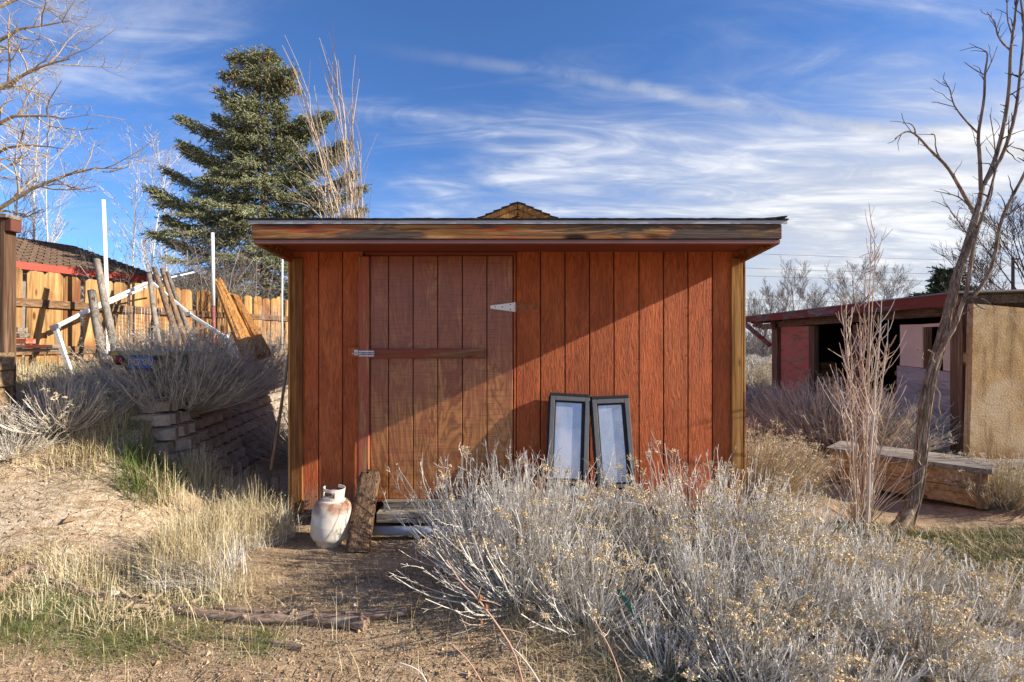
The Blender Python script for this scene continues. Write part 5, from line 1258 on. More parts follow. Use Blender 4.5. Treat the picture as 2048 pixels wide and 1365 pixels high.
# spruce
def spruce(name, label, px, d, top_py, seed, prof, zb, group=None, dens=1.0, mt='needle', cones=True, tw=.15, shift=None, boughs=()):
    rs = np.random.RandomState(seed); x0 = (px - 1024) / F * d; ztop = CAMZ - (top_py - 682.5) / F * d
    t = thing(name, label, 'tree', (x0, d, zb), group)
    m = MB(); m.tube([(x0 + .04 * math.sin(z), d, z) for z in np.linspace(zb - .1, ztop, 14)], np.linspace(.17, .02, 14), 8); m.build('trunk', M['deadbark'], t, smooth=True)
    Bp = []; Br = []; tp = []; td = []; z = ztop - .12; conep = []
    py = lambda z_: 682.5 - (z_ - CAMZ) / d * F
    while z > zb + 0.4:
        w_ = np.interp(py(z), prof[0], prof[1]) / F * d
        nb = 6 + rs.randint(3); a0 = rs.uniform(0, 6.28)
        for k in range(nb):
            a = a0 + k * 6.283 / nb + rs.normal(0, .2); L = w_ * rs.choice([.62, .8, .95, 1.1], p=[.2, .35, .3, .15]); K = 7
            if shift: L *= shift(py(z), math.cos(a))
            q = np.array([x0, d, z + rs.uniform(-.1, .1)]); pts = [q]; rise0 = rs.uniform(.05, .35) if py(z) < 330 else rs.uniform(-.2, .15)
            for j in range(K - 1):
                s = j / (K - 1); sl_ = rise0 - .30 * math.sin(s * math.pi) * (.6 if py(z) < 300 else 1.0) + .55 * max(0, s - .55)
                dv = np.array([math.cos(a), math.sin(a), sl_]); q = q + dv / np.linalg.norm(dv) * L / (K - 1); pts.append(q)
            pts = np.array(pts); Bp.append(pts); Br.append(np.linspace(.022, .006, K) * (0.5 + L / 3))
            nt = int(max(12, L * 56 * dens)); s = (rs.uniform(.12, 1.0, nt) ** .8) * (K - 1); kk = np.minimum(s.astype(int), K - 2); f = (s - kk)[:, None]
            c = pts[kk] * (1 - f) + pts[kk + 1] * f; ax_ = np.array([math.cos(a), math.sin(a), 0]); sd_ = np.array([-math.sin(a), math.cos(a), 0]); sg = rs.choice([-1, 1], nt)
            wid = (.12 + .26 * L * (1 - s / (K - 1)) ** .9 * rs.uniform(.1, 1, nt))[:, None]
            off = sd_[None] * sg[:, None] * wid * rs.uniform(0, 1, (nt, 1)) + ax_ * rs.uniform(0, .12, (nt, 1)); c = c + off; c[:, 2] += -np.abs(wid[:, 0]) * .12 + rs.normal(0, .03, nt)
            dv = ax_ * rs.uniform(.3, 1, (nt, 1)) + sd_ * (sg * rs.uniform(.1, .9, nt))[:, None] + np.stack([np.zeros(nt), np.zeros(nt), rs.uniform(-.75, .35, nt)], -1)
            dv /= np.linalg.norm(dv, axis=1, keepdims=True); tp.append(c); td.append(dv)
            if cones and py(z) < 200 and rs.rand() < .8:
                for _ in range(3): conep.append(pts[rs.randint(3, K)] + rs.normal(0, .10, 3) - (0, .05, .05))
        z -= rs.uniform(.17, .27) * (1 if d < 20 else 2)
    for (ax0, ay0, ax1, ay1, dep, arch) in boughs:
        a_ = P(ax0, ay0, d); b_ = P(ax1, ay1, d + dep); L = np.linalg.norm(b_ - a_); q = np.linspace(0, 1, 7)[:, None]
        pts = a_ + (b_ - a_) * q + np.array([0, 0, 1]) * arch * np.sin(q * math.pi); Bp.append(pts); Br.append(np.linspace(.03, .006, 7))
        nt = int(L * 230); s = rs.uniform(.08, 1.0, nt) * 6; kk = np.minimum(s.astype(int), 5); f = (s - kk)[:, None]; c = pts[kk] * (1 - f) + pts[kk + 1] * f
        ax_ = (b_ - a_) / L; wd = (.07 + .20 * (1 - s / 6))[:, None]; off = rs.normal(0, 1, (nt, 3)) * wd * (.8, .9, .5); off[:, 2] -= np.abs(off[:, 2]) * .5; c = c + off
        dv = ax_ * rs.uniform(.3, 1.2, (nt, 1)) + rs.normal(0, .45, (nt, 3)) + np.stack([np.zeros(nt), np.zeros(nt), -rs.uniform(0, .6, nt)], -1); dv /= np.linalg.norm(dv, axis=1, keepdims=True); tp.append(c); td.append(dv)
        if cones and ay1 < 205:
            for _ in range(16): conep.append(pts[rs.randint(3, 7)] + rs.normal(0, .10, 3) - (0, .08, .05))
    m = MB(); m.add(*tubes(np.array(Bp), np.array(Br), 4)); m.build('branches', M['deadbark'], t)
    c = np.concatenate(tp); dv = np.concatenate(td); N = len(c); L = tw * rs.uniform(.6, 1.5, (N, 1)); nn = 12
    # every twig: a brush of narrow needles sprays
    s = np.tile(np.linspace(0, 1, nn), N)[:, None]; cc = np.repeat(c, nn, 0) + np.repeat(dv * L, nn, 0) * s
    rnd = rs.normal(0, 1, (N * nn, 3)); nd = np.repeat(dv, nn, 0) * .75 + rnd / np.linalg.norm(rnd, axis=1, keepdims=True) * .8; nd /= np.linalg.norm(nd, axis=1, keepdims=True)
    sd_ = np.cross(nd, rs.normal(0, 1, (N * nn, 3))); sd_ /= np.linalg.norm(sd_, axis=1, keepdims=True) + 1e-9
    l = tw * .42 * (1.15 - .5 * s); w_ = tw * .085
    V = np.stack([cc - sd_ * w_, cc + sd_ * w_, cc + nd * l], 1).reshape(-1, 3); m = MB(); m.add(V, np.arange(len(V)).reshape(-1, 3))
    m.add(*tubes(np.stack([c, c + dv * L], 1), np.tile([tw * .05, tw * .02], (N, 1)), 3)); o = m.build('crown', M[mt], t)
    if conep:
        C = np.array(conep); m = MB(); m.add(*tubes(np.stack([C, C - (0, 0, .05), C - (0, 0, .10)], 1), np.tile([.008, .02, .008], (len(C), 1)), 5)); m.build('cones', M['cone'], t)['kind'] = 'stuff'
    return t
def shp(py, cx):
    k = 1.0
    if cx < 0 and 225 < py < 300: k *= 1.05
    if cx > 0 and py > 330: k *= .92
    if 140 < py < 165: k *= 1.0
    return k
spruce('spruce_tree', 'tall dense blue green spruce with cones behind fence', 530, 14.0, 108, 4, ([100, 118, 150, 172, 195, 215, 250, 300, 340, 380, 430, 480, 560, 640], [10, 24, 30, 36, 28, 44, 72, 88, 112, 142, 168, 192, 210, 200]), 1.0, shift=shp,
  boughs=[(522, 245, 441, 183, -.3, -.05), (520, 215, 470, 190, -.2, 0), (520, 300, 360, 234, -.4, -.10), (525, 275, 430, 232, .2, -.1), (515, 345, 362, 284, -.5, -.12), (515, 360, 372, 300, .3, -.1), (512, 400, 333, 340, -.3, -.15), (510, 450, 300, 375, -.6, -.2), (505, 440, 316, 385, .4, -.2), (500, 480, 330, 432, -.3, -.2), (500, 520, 318, 470, .2, -.2),
    (535, 170, 588, 146, -.3, .12), (560, 158, 592, 178, -.3, .05), (535, 190, 575, 168, .2, .1), (525, 150, 452, 152, -.2, .08), (525, 125, 462, 118, .1, .08), (528, 140, 535, 104, 0, 0), (525, 165, 475, 168, -.3, .05),
    (545, 280, 610, 235, -.3, 0), (560, 300, 662, 226, .3, -.1), (600, 270, 652, 228, -.3, -.05), (560, 340, 690, 283, -.3, -.12), (560, 370, 690, 300, .4, -.1), (560, 410, 708, 345, -.3, -.15), (560, 440, 727, 372, .2, -.15), (560, 470, 722, 418, -.4, -.15)])
spruce('juniper_tree', 'dark juniper showing above the shelter roof', 1898, 30, 535, 8, ([530, 560, 620, 700], [8, 26, 38, 40]), 0, dens=.3, mt='juniper', cones=False, tw=.5)
spruce('juniper_tree', 'small dark juniper top left of the taller one', 1845, 36, 588, 9, ([585, 610, 700], [6, 14, 22]), 0, dens=.2, mt='juniper', cones=False, tw=.5)

# leaning poplar shoots behind the shed
rs = np.random.RandomState(31); t = thing('poplar_shoots', 'clump of tall leaning leafless shoots behind the shed roof', 'tree', (P(700, 0, 7.6)[0], 7.6, 0))
A = []; R = []; A2 = []; R2 = []
for k in range(36):
    bx_ = rs.uniform(668, 738); tx = bx_ - rs.uniform(30, 120) * (1 if rs.rand() < .85 else .2) + (25 if rs.rand() < .3 else 0); ty = rs.choice([rs.uniform(60, 200), rs.uniform(150, 330), rs.uniform(300, 400)], p=[.38, .37, .25])
    dd = 7.6 + rs.uniform(-.5, .5); p0 = P(bx_, 700, dd); p1 = P(bx_, 430, dd); p2 = P(bx_ - (bx_ - tx) * .45, 430 + (ty - 430) * .55, dd); p3 = P(tx, ty, dd + rs.normal(0, .2))
    tt = np.linspace(0, 1, 9)[:, None]; c_ = (1 - tt) ** 3 * p0 + 3 * (1 - tt) ** 2 * tt * p1 + 3 * (1 - tt) * tt ** 2 * p2 + tt ** 3 * p3; c_ = c_ + rs.normal(0, .030, c_.shape)
    A.append(c_); r_ = .008 * rs.uniform(.5, 1.4); R.append(np.linspace(r_, .003, 9))
    for j in range(rs.randint(3, 8)):
        i = rs.randint(3, 8); f = rs.rand(); b0 = c_[i - 1] * (1 - f) + c_[i] * f; dv = c_[i] - c_[i - 1]; dv /= np.linalg.norm(dv); dv = dv + rs.normal(0, .22, 3) + (-.05, 0, .1); l = rs.uniform(.2, .8)
        A2.append(np.array([b0, b0 + dv * l * .5, b0 + dv * l + rs.normal(0, .02, 3)])); R2.append([.006, .004, .0025])
m = MB(); m.add(*tubes(np.array(A), np.array(R), 4)); m.build('trunk', M['poplar'], t); m = MB(); m.add(*tubes(np.array(A2), np.array(R2), 3)); m.build('branches', M['poplar'], t)

# near tree at the left edge: limbs reach in from a trunk outside the frame
rs = np.random.RandomState(41); base = np.array([-7.6, 6.6, 1.0]); t_out = [[], [], [], [], []]
spec = [dict(n=0), dict(n=9, ang=.75, len=.34, rr=.5, wander=.10, trop=(.02, 0, .05), **{'from': .15}), dict(n=6, ang=.8, len=.5, rr=.6, wander=.16, trop=(0, 0, .05)), dict(n=4, ang=.8, len=.55, rr=.7, wander=.2, trop=(0, 0, .07)), dict(n=0, wander=.2)]
def limb(pxs, r0, r1, dense=10):
    pts = np.array([P(*q) for q in pxs]); s = np.linspace(0, len(pts) - 1, 7); k = np.minimum(s.astype(int), len(pts) - 2); f = (s - k)[:, None]; c = pts[k] * (1 - f) + pts[k + 1] * f
    c = c + rs.normal(0, .015, c.shape); c[0] = pts[0]; rad = list(np.linspace(r0, r1, 7)); t_out[1].append((c, rad)); Lt = np.linalg.norm(np.diff(c, axis=0), axis=1).sum()
    for j in range(dense):
        s_ = (.1 + .88 * (j + rs.rand()) / dense) * 6; kk = min(int(s_), 5); ff = s_ - kk; b0 = c[kk] * (1 - ff) + c[kk + 1] * ff; td = c[kk + 1] - c[kk]; td /= np.linalg.norm(td)
        a = rs.normal(0, 1, 3) * (1, .6, 1); a -= td * (a @ td); a /= np.linalg.norm(a); an = rs.uniform(.5, 1.0); nd = td * math.cos(an) + a * math.sin(an)
        grow(t_out, rs, b0, nd, rs.uniform(.35, .9), rad[kk] * .55, 2, spec, 5)
d = 6.6
limb([(-128, 520, d), (-40, 430, d), (30, 398, d), (110, 352, d), (180, 342, d), (238, 332, d)], .038, .006, 14)
limb([(-128, 420, d), (-30, 260, d), (30, 235, d), (100, 232, d), (128, 238, 6.4)], .035, .006, 10)
limb([(-128, 380, d), (-30, 190, d), (20, 160, d), (90, 130, d), (150, 120, d)], .035, .006, 13)
limb([(-128, 300, d), (-60, 120, d), (0, 80, d), (60, 45, d), (140, 48, d)], .032, .006, 13)
limb([(-128, 250, d), (-60, 60, d), (-10, 20, d), (50, -10, d), (85, -30, d)], .030, .006, 9)
limb([(-128, 420, 6.8), (-50, 320, 6.8), (20, 300, 6.8), (80, 290, 6.7), (130, 300, 6.6)], .03, .005, 9)
limb([(-128, 200, d), (-60, -20, d), (20, -70, d), (90, -90, d)], .030, .006, 6)
t_out[0].append((np.array([base + np.array((.1 * math.sin(z), 0, z)) for z in np.linspace(-.1, 7, 7)]), list(np.linspace(.14, .05, 7))))
tree_obj(t_out, 'bare_tree', 'sunlit leafless tree whose twigs reach in at the top left', 'tree', base, (M['tanbark'], M['tanbark']), None, (10, 7, 5, 3, 3))

SP1 = [dict(minr=.007, n=20, ang=.6, len=.26, rr=.42, taper=.15, wander=.03, trop=(0, 0, .02), **{'from': .18}), dict(n=6, ang=.5, len=.45, rr=.6, wander=.10, trop=(0, 0, .12)), dict(n=4, ang=.6, len=.55, rr=.7, wander=.12, trop=(0, 0, .08)), dict(n=0, wander=.15)]
G6 = 'white barked leafless trees behind the fence'
for k, (px, d, ty, lb) in enumerate(((28, 15, 285, 'white barked bare tree leftmost, behind dark timber post'), (66, 15.5, 205, 'tallest white barked bare tree above the shingle roof'), (108, 17, 300, 'white barked bare tree right of the tallest one'), (262, 18, 335, 'white barked tree left of the spruce, nearer the tall white pole'), (302, 17, 318, 'white barked tree directly left of spruce branches'), (336, 18, 330, 'white barked tree partly behind the spruce edge'))):
    x_ = (px - 1024) / F * d; h = CAMZ + (682.5 - ty) / F * d
    make_tree('aspen_tree', lb, (x_, d, 0.8), h - .8, .05, SP1, 400 + k, (M['palebark'], M['palebark']), G6, cat='tree', sides=(7, 4, 3, 3))
SP2 = [dict(minr=.0065, n=18, ang=.75, len=.58, rr=.42, taper=.2, wander=.06, **{'from': .10}), dict(n=10, ang=.5, len=.5, rr=.45, wander=.08, trop=(0, 0, .1)), dict(n=8, ang=.5, len=.5, rr=.6, wander=.10, trop=(0, 0, .08)), dict(n=4, ang=.45, len=.6, wander=.10, trop=(0, 0, .05)), dict(n=0, wander=.1)]
G7 = 'bare trees on the right horizon'
for k, (px, d, ty, lb) in enumerate(((1590, 38, 562, 'wide bare tree on the horizon right of the shed eave'), (1525, 44, 590, 'low bare tree on horizon nearest to the shed'), (1705, 36, 538, 'tallest bare tree above the shelter roof'), (1770, 40, 560, 'spreading bare tree right of the tallest horizon tree'), (1642, 42, 585, 'small bare tree between the two larger ones'))):
    x_ = (px - 1024) / F * d; h = CAMZ + (682.5 - ty) / F * d
    make_tree('bare_tree', lb, (x_, d, 0), h * .88, .10, SP2, 500 + k, (M['fartwig'], M['fartwig']), G7, sides=(6, 3, 3, 3))
make_tree('bare_tree', 'dark twiggy tree behind the stucco wall at right edge', (P(2060, 0, 13)[0], 13, 0), 4.6, .09, [dict(SP2[0], minr=.005)] + SP2[1:], 520, (M['darktwig'], M['darktwig']), None, sides=(7, 4, 3, 3))
# tangled bare shrubs in front of the spruce
SP3 = [dict(n=9, ang=.7, len=.5, rr=.6, wander=.15, **{'from': .1}), dict(n=6, ang=.7, len=.5, rr=.65, wander=.18), dict(n=3, ang=.7, len=.5, rr=.7, wander=.2), dict(n=0, wander=.2)]
G8 = 'tangled bare shrubs over the board fence'
for k, (px, d, ty, lb) in enumerate(((250, 8.6, 560, 'low tangled bare shrub left, hanging over the fence'), (345, 9.2, 520, 'tangled bare shrub behind the three leaning posts'), (420, 9.6, 500, 'grey tangled shrub behind the red based pole'), (500, 10.2, 515, 'grey tangled shrub under the spruce near the shed'))):
    rs = np.random.RandomState(600 + k); x_ = (px - 1024) / F * d; out = [[] for _ in range(4)]; zb = 1.1; h = CAMZ + (682.5 - ty) / F * d - zb
    for j in range(12):
        a = rs.uniform(0, 6.28); grow(out, rs, np.array([x_ + rs.normal(0, .15), d + rs.normal(0, .15), zb]), (math.cos(a) * .55, math.sin(a) * .4, 1), h * rs.uniform(.8, 1.15), .014, 0, SP3, 6)
    m = MB(); t = thing('tangled_shrub', lb, 'shrub', (x_, d, zb), G8)
    for lv, br in enumerate(out):
        if br: m.add(*tubes(np.array([b_[0] for b_ in br]), np.array([b_[1] for b_ in br]), 4 if lv == 0 else 3))
    m.build('branches', M['tangle'], t)
# far thicket
rs = np.random.RandomState(55); m = MB(); N = 5200
x_ = rs.uniform(8, 60, N); y_ = rs.uniform(30, 46, N); z_ = H(x_, y_); hgt = rs.uniform(.8, 2.6, N) * (1 + .3 * fnoise(x_, y_, .5, 2))
dv = rs.normal(0, .35, (N, 3)); dv[:, 2] = 1
p0 = np.stack([x_, y_, z_], -1); Pt = np.stack([p0, p0 + dv * hgt[:, None] * .5, p0 + dv * hgt[:, None] + rs.normal(0, .15, (N, 3))], 1); m.add(*tubes(Pt, np.tile([.02, .014, .008], (N, 1)), 3))
j = np.repeat(np.arange(N), 4); b0 = Pt[j, 1] + (Pt[j, 2] - Pt[j, 1]) * rs.uniform(0, 1, (len(j), 1)); b1 = b0 + rs.normal(0, .22, (len(j), 3)) + (0, 0, .2); m.add(*tubes(np.stack([b0, b1], 1), np.tile([.010, .006], (len(j), 1)), 3))
tag(m.build('thicket', M['fartwig']), 'far thicket of bare brush along the right horizon', 'thicket', kind='stuff')
rs = np.random.RandomState(56); N = 900; x_ = rs.uniform(6, 45, N); y_ = rs.uniform(14, 60, N); ok = ~((x_ < 11) & (y_ < 15)); x_, y_ = x_[ok], y_[ok]; N = len(x_)
j = np.repeat(np.arange(N), 50); a = rs.uniform(0, 6.28, len(j)); tl = rs.uniform(0, 1.3, len(j)); l = .55 * rs.uniform(.6, 1.2, len(j)); p0 = np.stack([x_[j], y_[j], H(x_[j], y_[j])], -1)
p1 = p0 + np.stack([np.sin(tl) * np.cos(a), np.sin(tl) * np.sin(a), np.cos(tl)], -1) * l[:, None]; m = MB(); m.add(*tubes(np.stack([p0, (p0 + p1) / 2 + (0, 0, .03), p1], 1), np.tile([.012, .012, .008], (len(j), 1)), 3))
tag(m.build('sagebrush', M['stem']), 'pale scattered sagebrush over the far right field', 'sagebrush', kind='stuff')

# ---- dead tree on the right
rs = np.random.RandomState(61)
d = 4.25; base = P(1800, 1058, 4.22); base[2] = Hf(base[0], base[1]) - .02
dt = thing('dead_tree', 'leaning dead tree with peeling bark right of the sapling clump', 'tree', tuple(base))
def curve(pxs, n=12):
    pts = np.array([P(*q) for q in pxs]); s = np.linspace(0, len(pts) - 1, n); k = np.minimum(s.astype(int), len(pts) - 2); f = s - k
    out = []
    for kk, ff in zip(k, f):
        p0 = pts[max(kk - 1, 0)]; p1 = pts[kk]; p2 = pts[kk + 1]; p3 = pts[min(kk + 2, len(pts) - 1)]
        out.append(.5 * ((2 * p1) + (-p0 + p2) * ff + (2 * p0 - 5 * p1 + 4 * p2 - p3) * ff ** 2 + (-p0 + 3 * p1 - 3 * p2 + p3) * ff ** 3))
    return np.array(out)
tr_m = MB()
c = curve([(1798, 1064, d), (1826, 1005, d), (1838, 940, d), (1846, 850, d), (1860, 760, d), (1880, 690, d), (1896, 630, d), (1912, 560, d), (1935, 490, d), (1952, 430, d), (1966, 370, d)], 30)
rad = np.interp(np.linspace(0, 1, 30), [0, .05, .12, .5, .75, 1], [.085, .056, .046, .037, .027, .016])
def rough_tube(m, c, rad, sides, seed, amp=.12):
    r = np.random.RandomState(seed); K = len(c); v, f = tubes(c[None], np.asarray(rad)[None], sides); v = v.reshape(K, sides, 3)
    lump = 1 + amp * r.uniform(-1, 1, (1, sides, 1)) + amp * .5 * r.uniform(-1, 1, (K, sides, 1)); v = c[:, None] + (v - c[:, None]) * lump; m.add(v.reshape(-1, 3), f)
rough_tube(tr_m, c, rad, 18, 1, .16)
tc_, trad_ = c.copy(), rad.copy()
for q in ([(1790, 1066, 4.1), (1808, 1050, 4.15), (1826, 1010, d)], [(1835, 1064, 4.3), (1822, 1045, 4.27), (1822, 1010, d)]):
    rough_tube(tr_m, curve(q, 6), np.linspace(.012, .04, 6), 8, 3)
tr_m.build('trunk', M['deadbark'], dt, smooth=True)
bm_ = MB(); tw_m = MB()
def dbranch(pxs, r0, r1, n=12, tw=5, tl=.22):
    c = curve(pxs, n); rd = np.linspace(r0, r1, n); rough_tube(bm_, c, rd, 7, int(pxs[-1][0]), .08)
    for _ in range(int(tw * 1.8) + 1):
        k = rs.randint(n // 4, n - 1); dv = c[k + 1] - c[k]; dv /= np.linalg.norm(dv) + 1e-9; dv = dv + rs.normal(0, .6, 3) * (1, .5, 1) + (0, 0, .1); l = tl * rs.uniform(.2, 1)
        pts = [c[k]]; 
        for j in range(4): dv = dv + rs.normal(0, .22, 3); dv /= np.linalg.norm(dv); pts.append(pts[-1] + dv * l / 4)
        tw_m.add(*tubes(np.array(pts)[None], np.linspace(max(r1, .003), .0018, 5)[None], 4))
dbranch([(1866, 735, d), (1880, 700, 4.22), (1908, 655, 4.18), (1928, 600, 4.15), (1950, 590, 4.12), (1985, 530, 4.1), (2003, 440, 4.08), (2048, 350, 4.0), (2070, 300, 4)], .022, .008, 22, 14)
dbranch([(1930, 600, 4.15), (1940, 540, 4.15), (1952, 470, 4.15), (1975, 400, 4.15), (1994, 330, 4.15)], .018, .007, 14, 6)
dbranch([(1952, 432, d), (1925, 385, d), (1895, 335, d), (1860, 300, d), (1832, 270, d), (1812, 264, d), (1790, 278, d)], .016, .004, 20, 4)
dbranch([(1832, 272, d), (1828, 255, d), (1818, 247, d), (1806, 247, d)], .005, .003, 8, 0)
dbranch([(1885, 325, d), (1872, 300, d), (1870, 272, d), (1862, 268, d)], .006, .003, 8, 1)
dbranch([(1962, 380, d), (1960, 320, d), (1957, 270, d), (1968, 200, d), (1970, 150, d), (1975, 110, d), (1968, 102, d)], .016, .004, 18, 6)
dbranch([(1957, 268, d), (1930, 240, d), (1908, 210, d), (1900, 180, d), (1892, 168, d)], .008, .003, 12, 4)
dbranch([(1908, 214, d), (1885, 208, d), (1868, 204, d)], .004, .002, 6, 0)
dbranch([(1969, 150, d), (1950, 140, d), (1928, 124, d)], .005, .003, 6, 0)
dbranch([(1970, 150, d), (1985, 120, d), (1995, 92, d)], .005, .002, 6, 0)
dbranch([(1968, 370, d), (1990, 320, d), (2008, 250, d), (2018, 180, d), (2022, 100, d), (2030, 40, d), (2035, -20, d)], .018, .007, 20, 8)
dbranch([(2022, 102, d), (2000, 80, d), (1990, 48, d), (1974, 24, d)], .007, .003, 10, 4)
dbranch([(1970, 365, d), (2005, 310, 4.2), (2030, 230, 4.2), (2040, 150, 4.2), (2048, 60, 4.2), (2040, -10, 4.2)], .016, .007, 18, 8)
dbranch([(2026, 75, d), (2015, 40, d), (2014, 0, d), (2008, -20, d)], .006, .003, 8, 2)
dbranch([(1948, 424, d), (1925, 400, d), (1905, 390, d), (1868, 382, d)], .007, .0025, 10, 2)
dbranch([(1940, 475, d), (1915, 440, d), (1900, 420, d), (1886, 404, d)], .005, .002, 9, 2)
dbranch([(1975, 410, d), (1985, 380, d), (1990, 300, d), (1980, 230, d)], .006, .003, 10, 3)
dbranch([(2003, 440, 4.08), (2030, 420, 4.05), (2060, 400, 4)], .008, .004, 6, 3)
dbranch([(1955, 420, d), (1975, 440, d), (1995, 470, d), (1998, 510, d)], .006, .003, 8, 3)
bm_.build('branches', M['deadbark'], dt, smooth=True); tw_m.build('twigs', M['darktwig'], dt)['kind'] = 'stuff'
# hanging bark strips
m = MB()
for _ in range(230):
    k = rs.randint(1, 26); L_ = rs.randint(2, 5); an = rs.uniform(0, 6.28); seg = np.linspace(k, min(k + L_, 28.9), 6); ii = seg.astype(int); ff = (seg - ii)[:, None]
    cc = tc_[ii] * (1 - ff) + tc_[ii + 1] * ff; rr_ = np.interp(seg, np.arange(30), trad_)[:, None]; an_ = an + np.linspace(0, rs.normal(0, .5), 6)[:, None]
    off = np.concatenate([np.cos(an_), np.sin(an_), np.zeros_like(an_)], 1) * rr_ * (1.0 + .22 * rs.uniform(-.2, 1) * np.abs(np.linspace(-1, 1, 6))[:, None] ** 2)
    m.add(*tubes((cc + off)[None], (np.array([.002, .006, .007, .006, .005, .002]) * rs.uniform(.6, 1.3))[None], 4))
o_ = m.build('bark_ridges', M['deadbark'], dt); o_['kind'] = 'stuff'
m = MB()
for (px, py, l) in ((1874, 770, 60), (1868, 830, 30), (1862, 700, 25), (1834, 900, 30), (1840, 700, 20)):
    c_ = curve([(px - 6, py, 4.18), (px + 6, py + l * .3, 4.15), (px + 3, py + l * .7, 4.15), (px + 8, py + l, 4.16)], 7); m.add(*tubes(c_[None], np.linspace(.008, .003, 7)[None], 4))
m.build('bark_strips', M['tanbark'], dt)

# ---- sapling clump
rs = np.random.RandomState(63); d = 4.3; base = P(1722, 1045, d); base[2] = Hf(base[0], base[1]) - .02
sp_ = thing('sapling_clump', 'upright clump of pinkish leafless saplings before the wooden chest', 'sapling', tuple(base)); A = []; R = []; A2 = []; R2 = []
stems_ = [(1712, 1692, 590), (1716, 1700, 640), (1722, 1728, 560), (1728, 1742, 470), (1731, 1752, 455), (1733, 1765, 600), (1738, 1778, 640), (1725, 1716, 610), (1719, 1684, 620), (1740, 1760, 700), (1715, 1672, 760), (1735, 1790, 790), (1727, 1735, 650)]
for (bx_, tx, ty) in stems_:
    n = 9; dd = d + rs.normal(0, .08); p = np.array([P(bx_ + (tx - bx_) * s ** 1.2 + rs.normal(0, 2.0), 1048 + (ty - 1048) * s, dd) for s in np.linspace(0, 1, n)]); p[0][2] = base[2]
    A.append(p); R.append(np.linspace(.0115 * rs.uniform(.5, 1.1), .003, n))
    for j in range(rs.randint(12, 19)):
        i = rs.randint(2, n - 1); f = rs.rand(); b0 = p[i] * (1 - f) + p[i + 1] * f; dv = np.array([rs.choice([-1, 1]) * rs.uniform(.45, 1.0), rs.normal(0, .3), .8]); l = rs.uniform(.14, .55) * (1.3 - i / n)
        q = [b0]
        for k in range(4): dv = dv + (-dv[0] * .22, 0, .12) + rs.normal(0, .06, 3); dv /= np.linalg.norm(dv); q.append(q[-1] + dv * l / 4)
        A2.append(np.array(q)); R2.append(np.linspace(.0045, .002, 5))
        if rs.rand() < .6:
            b1 = q[2]; dv2 = dv + rs.normal(0, .5, 3); dv2 /= np.linalg.norm(dv2); A2.append(np.array([b1 + dv2 * l * .5 * s for s in np.linspace(0, 1, 5)])); R2.append(np.linspace(.003, .0015, 5))
for j in range(70):
    a = rs.uniform(-1, 1); b0 = P(1722 + a * 12, 1045, d) ; b0[2] = base[2]; dv = np.array([a * .5 + rs.normal(0, .2), rs.normal(0, .2), 1]); q = [b0]; l = rs.uniform(.3, .9)
    for k in range(4): dv = dv + rs.normal(0, .15, 3); dv /= np.linalg.norm(dv); q.append(q[-1] + dv * l / 4)
    A2.append(np.array(q)); R2.append(np.linspace(.0035, .0015, 5))
m = MB(); m.add(*tubes(np.array(A), np.array(R), 7)); m.build('stems', M['sapling'], sp_, smooth=True); m = MB(); m.add(*tubes(np.array(A2), np.array(R2), 4)); m.build('twigs', M['sapling'], sp_)

# ---- fallen logs and branches in the foreground
def log(name, label, pxs, r0, r1, n=18, stubs=3, mt='logbark', cat='log', group=None, sides=12, amp=.1, seed=0):
    pts = []
    for (px, py) in pxs:      # points lie on the ground: find depth where the ray meets it
        dd = 2.6
        for _ in range(12): dd = (CAMZ - Hf((px - 1024) / F * dd, dd) - r0 * .8) / ((py - 682.5) / F)
        pts.append((px, py, dd))
    c = curve(pts, n); c[:, 2] = H(c[:, 0], c[:, 1]) + np.linspace(r0, r1, n) * .75
    m = MB(); rd = np.linspace(r0, r1, n); rough_tube(m, c, rd, sides, seed + 5, amp); r = np.random.RandomState(seed)
    m.addp(np.concatenate(m.V)[:sides], [list(range(sides))[::-1]]); m.addp(m.V[0][-sides:], [list(range(sides))])
    t = thing(name, label, cat, tuple(c[n // 2]), group); m.build('trunk', M[mt], t, smooth=True)
    if stubs:
        for _ in range(stubs):
            m = MB()
            k = r.randint(1, n - 1); dv = np.array([r.normal(0, .5), -abs(r.normal(0, .4)), r.uniform(.4, 1)]); dv /= np.linalg.norm(dv); l = rd[k] * r.uniform(1.3, 2.2)
            m.tube([c[k], c[k] + dv * l * .6, c[k] + dv * l], [rd[k] * .5, rd[k] * .38, rd[k] * .25], 7)
            m.build('stub', M[mt], t, smooth=True)
    return t
log('fallen_log', 'thick knobbly brown log lying across the foreground path', [(338, 1216), (420, 1230), (520, 1240), (610, 1240), (690, 1246), (733, 1252)], .024, .037, stubs=7, seed=1)
log('fallen_log', 'second log just behind the knobbly one, reaching toward brush', [(430, 1216), (520, 1226), (620, 1232), (720, 1232), (812, 1226)], .018, .028, stubs=5, seed=2)
log('fallen_branch', 'long dark branch curving down from left edge', [(-20, 1096), (60, 1130), (130, 1172), (200, 1190), (290, 1202)], .034, .024, stubs=3, seed=3, cat='branch')
log('fallen_branch', 'shorter grey branch low at the left edge', [(-20, 1148), (30, 1156), (90, 1170), (140, 1186)], .024, .012, stubs=1, seed=4, cat='branch')
log('fallen_branch', 'short dark stick on the gravel below the grass', [(318, 1276), (350, 1292), (382, 1308)], .008, .005, stubs=0, seed=5, cat='branch', n=8)
log('fallen_branch', 'grey weathered stick right below the thick log', [(440, 1274), (520, 1282), (605, 1300)], .009, .013, stubs=1, seed=6, cat='branch', n=10, mt='deadbark')
log('fallen_branch', 'curved grey twig standing out at end of logs', [(820, 1222), (832, 1250), (850, 1282)], .006, .003, stubs=0, seed=7, cat='branch', n=8, mt='deadbark')
